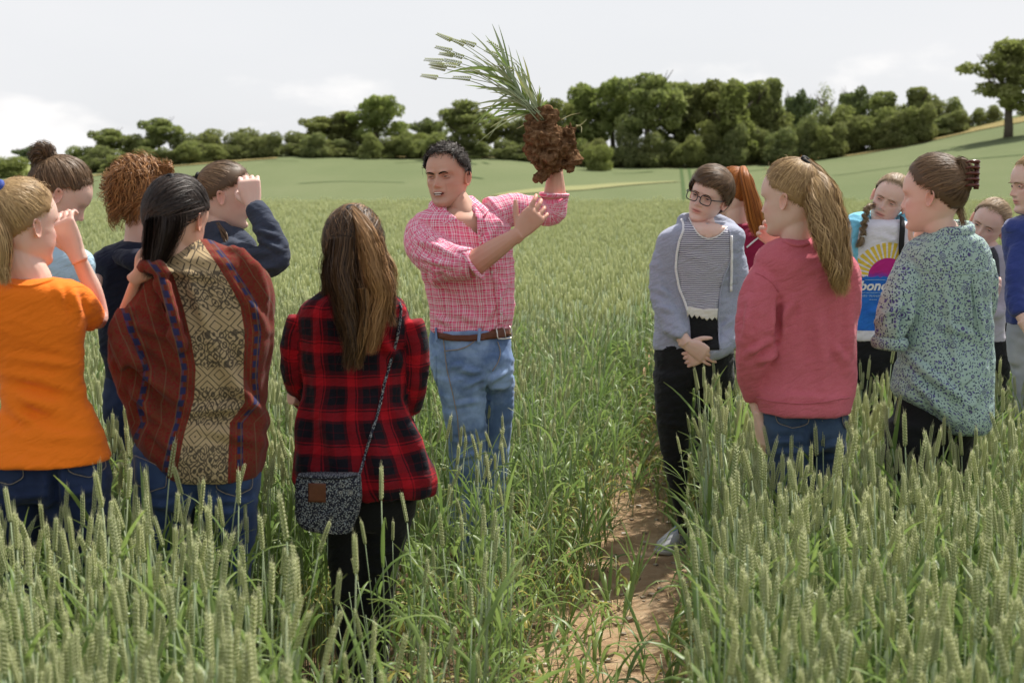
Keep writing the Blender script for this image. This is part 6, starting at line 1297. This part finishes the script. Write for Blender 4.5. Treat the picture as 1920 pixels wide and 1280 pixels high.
p.line('back_pleat', bv, [(1822, 520), (1828, 560), (1834, 600), (1840, 630)], .002, FLORAL, .002); p.line('yoke_seam', bv, [(1700, 500), (1760, 512), (1820, 514), (1852, 508)], .0014, FLORAL, .0015)
p.arm([(1672, 625, -.02, 17), (1690, 560, .12, 14), (1722, 490, .16, 11.5), (1728, 472, .15, 11)], ((.2, -.05, 1), (-.4, .1, .9)), .88, left=True, curl=(.9, 1.0, .6), tcurl=.4)
p.legs('black_trousers', BLACK, [(700, 1764, 72, .55), (760, 1752, 72, .55), (800, 1745, 72, .6)], [[(1708, 790, 0, 46), (1700, 850, 0, 42), (1700, 940, 0, 36)], [(1784, 790, .03, 42), (1784, 850, .03, 38), (1784, 940, .03, 33)]])
h = Hair(p, H_BRN); h.cap(.010); td = (0, -.93, .36); T, tp = tiept(p, td, .012); h.scalp(3000, td, lift=(.010, .022), tone=(.62, .22), keep=lambda D: D[:, 2] > -.15); h.scalp(900, (0, -.95, .2), lift=(.006, .014), tone=(.3, .2)); h.flyaway(160, .03)
h.bundle([(tp[0] - 14, tp[1] + 50, tp[2] + .02, 10), (tp[0] - 4, tp[1] + 18, tp[2], 17), (tp[0] - 2, tp[1] - 6, tp[2], 16), (tp[0] - 8, tp[1] - 24, tp[2], 10), (tp[0] - 18, tp[1] - 26, tp[2], 4)], 420, .0026, wave=.003, tone=(.5, .25)); h.bundle([(1798, 390, -.03, 10), (1804, 410, -.04, 8), (1806, 424, -.04, 3)], 60, .002, wave=.004, tone=(.7, .2))
ho = h.done(); CLIP = plain('tortoiseshell', (.10, .022, .014), .25, .5, .5, 60)
q = T + np.array([.012, -.01, .0]); G = Geo()
for s_ in (-1, 1):
    for k in range(5):
        z_ = -.035 + k * .018; V_, F_ = tube([q + np.array([.016, s_ * .006, z_]), q + np.array([.012, s_ * .030, z_ + .003]), q + np.array([-.012, s_ * .036, z_ + .004]), q + np.array([-.024, s_ * .024, z_])], [.006, .0055, .004, .002], 8, 4); G.add(V_, F_)
V_, F_ = tube([q + np.array([.018, 0, z_]) for z_ in (-.045, 0, .042)], .008, 10, 3); G.add(V_, F_); p.geo('claw_clip', G, CLIP, ho); p.finish()
# 13 --- girl behind the floral shirt
p = Person('fair girl in a pale grey top peering from behind the woman in floral shirt', 6.1, 1850, 'fair')
p.head(1853, 420, 214, -10, -26, .218); p.neck(1852, 466, .045); p.face(BR_L, .4)
rows = [(460, 1852, 26, .9), (468, 1850, 40), (482, 1848, 50), (530, 1846, 46), (600, 1842, 42), (640, 1842, 44)]
p.bulk(rows[1:]); o, bv, V = p.garment('grey_top', PALEG, rows, [[(1880, 492, 0, 17), (1884, 540, -.03, 16), (1876, 580, -.07, 15), (1850, 590, -.12, 13)]], wr=(.004, .08, .05, .4)); p.arm([(1860, 585, -.14, 8), (1858, 566, -.16, 8)], ((.1, -.1, 1), (-.8, 0, .3)), .85, curl=(.5, .5, .4))
p.legs('black_jeans', BLACK, [(630, 1842, 44), (670, 1842, 52), (710, 1842, 50)], [[(1822, 700, 0, 26), (1822, 790, 0, 21)], [(1862, 700, 0, 26), (1862, 790, 0, 21)]])
h = Hair(p, H_SAND); h.cap(.005); h.scalp(2200, (-.35, -.85, .1), lift=(.004, .012), tone=(.7, .2)); h.flyaway(90); h.bundle([(1880, 440, .05, 10), (1888, 430, .08, 14), (1886, 412, .08, 8)], 140, .0024, curl=.004, turns=2, tone=(.6, .2)); h.done(); p.finish()
bp_ = thing('backpack', 'black backpack worn by the fair girl behind the floral shirt', 'backpack', p.px(1866, 640, .16)); bo = p.px(1866, 640, .16)
V_, F_ = loft(np.array([p.px(1862, y_, .16) for y_ in (480, 500, 550, 600, 630, 640)]), np.array([(q, 0, 0) for q in (.04, .085, .10, .105, .095, .06)]), np.array([(0, q, 0) for q in (.03, .06, .07, .075, .06, .03)]), 18, 3); obj('pack_body', Geo().add(V_, F_).mesh('pack_body', [BLK], True, bo), bp_)
sv = p.o; p.o = bo; G = Geo(); p.line('', bv, [(1858, 466), (1866, 480), (1868, 510), (1866, 540)], .013, CHAR, .008, G=G, flat=.35); obj('shoulder_strap', G.mesh('shoulder_strap', [CHAR], True, bo), bp_); p.o = sv
V_, F_ = tube([p.px(1872, 598, .10), p.px(1884, 602, .05), p.px(1892, 612, .02)], [.012, .012, .008], 8, 3, .5); obj('waist_strap', Geo().add(V_, F_).mesh('waist_strap', [BLK], True, bo), bp_)
# 14 --- blue sweater at the edge
p = Person('fair person in a royal blue sweatshirt and pale jeans', 5.7, 1950, 'fair')
p.head(1940, 346, 262, -6, 0, .225); p.neck(1948, 414, .05); p.face(BR_L, .4)
rows = [(404, 1950, 34, .9), (416, 1952, 62), (440, 1954, 72), (500, 1955, 66), (560, 1955, 64), (606, 1955, 66)]
p.bulk(rows[1:]); p.garment('blue_sweatshirt', ROYAL, rows, [[(1922, 440, -.03, 19), (1909, 500, -.07, 20), (1906, 560, -.10, 19), (1914, 590, -.14, 16)], [(2005, 440, 0, 22), (2010, 560, 0, 20)]], wr=(.006, .08, .06, .3)); p.arm([(1914, 590, -.14, 11), (1925, 610, -.16, 10)], ((.6, -.2, -.7), (.5, 0, .6)), .95)
p.legs('pale_jeans', JEANS_P, [(596, 1955, 62), (630, 1955, 66), (680, 1955, 63)], [[(1930, 672, 0, 33), (1930, 780, 0, 27)], [(1980, 672, 0, 33), (1980, 780, 0, 27)]])
h = Hair(p, H_BLOND); h.cap(); h.scalp(1800, (0, -.95, .3), tone=(.75, .2)); h.flyaway(60); h.done(); p.finish()
sow(); litter()
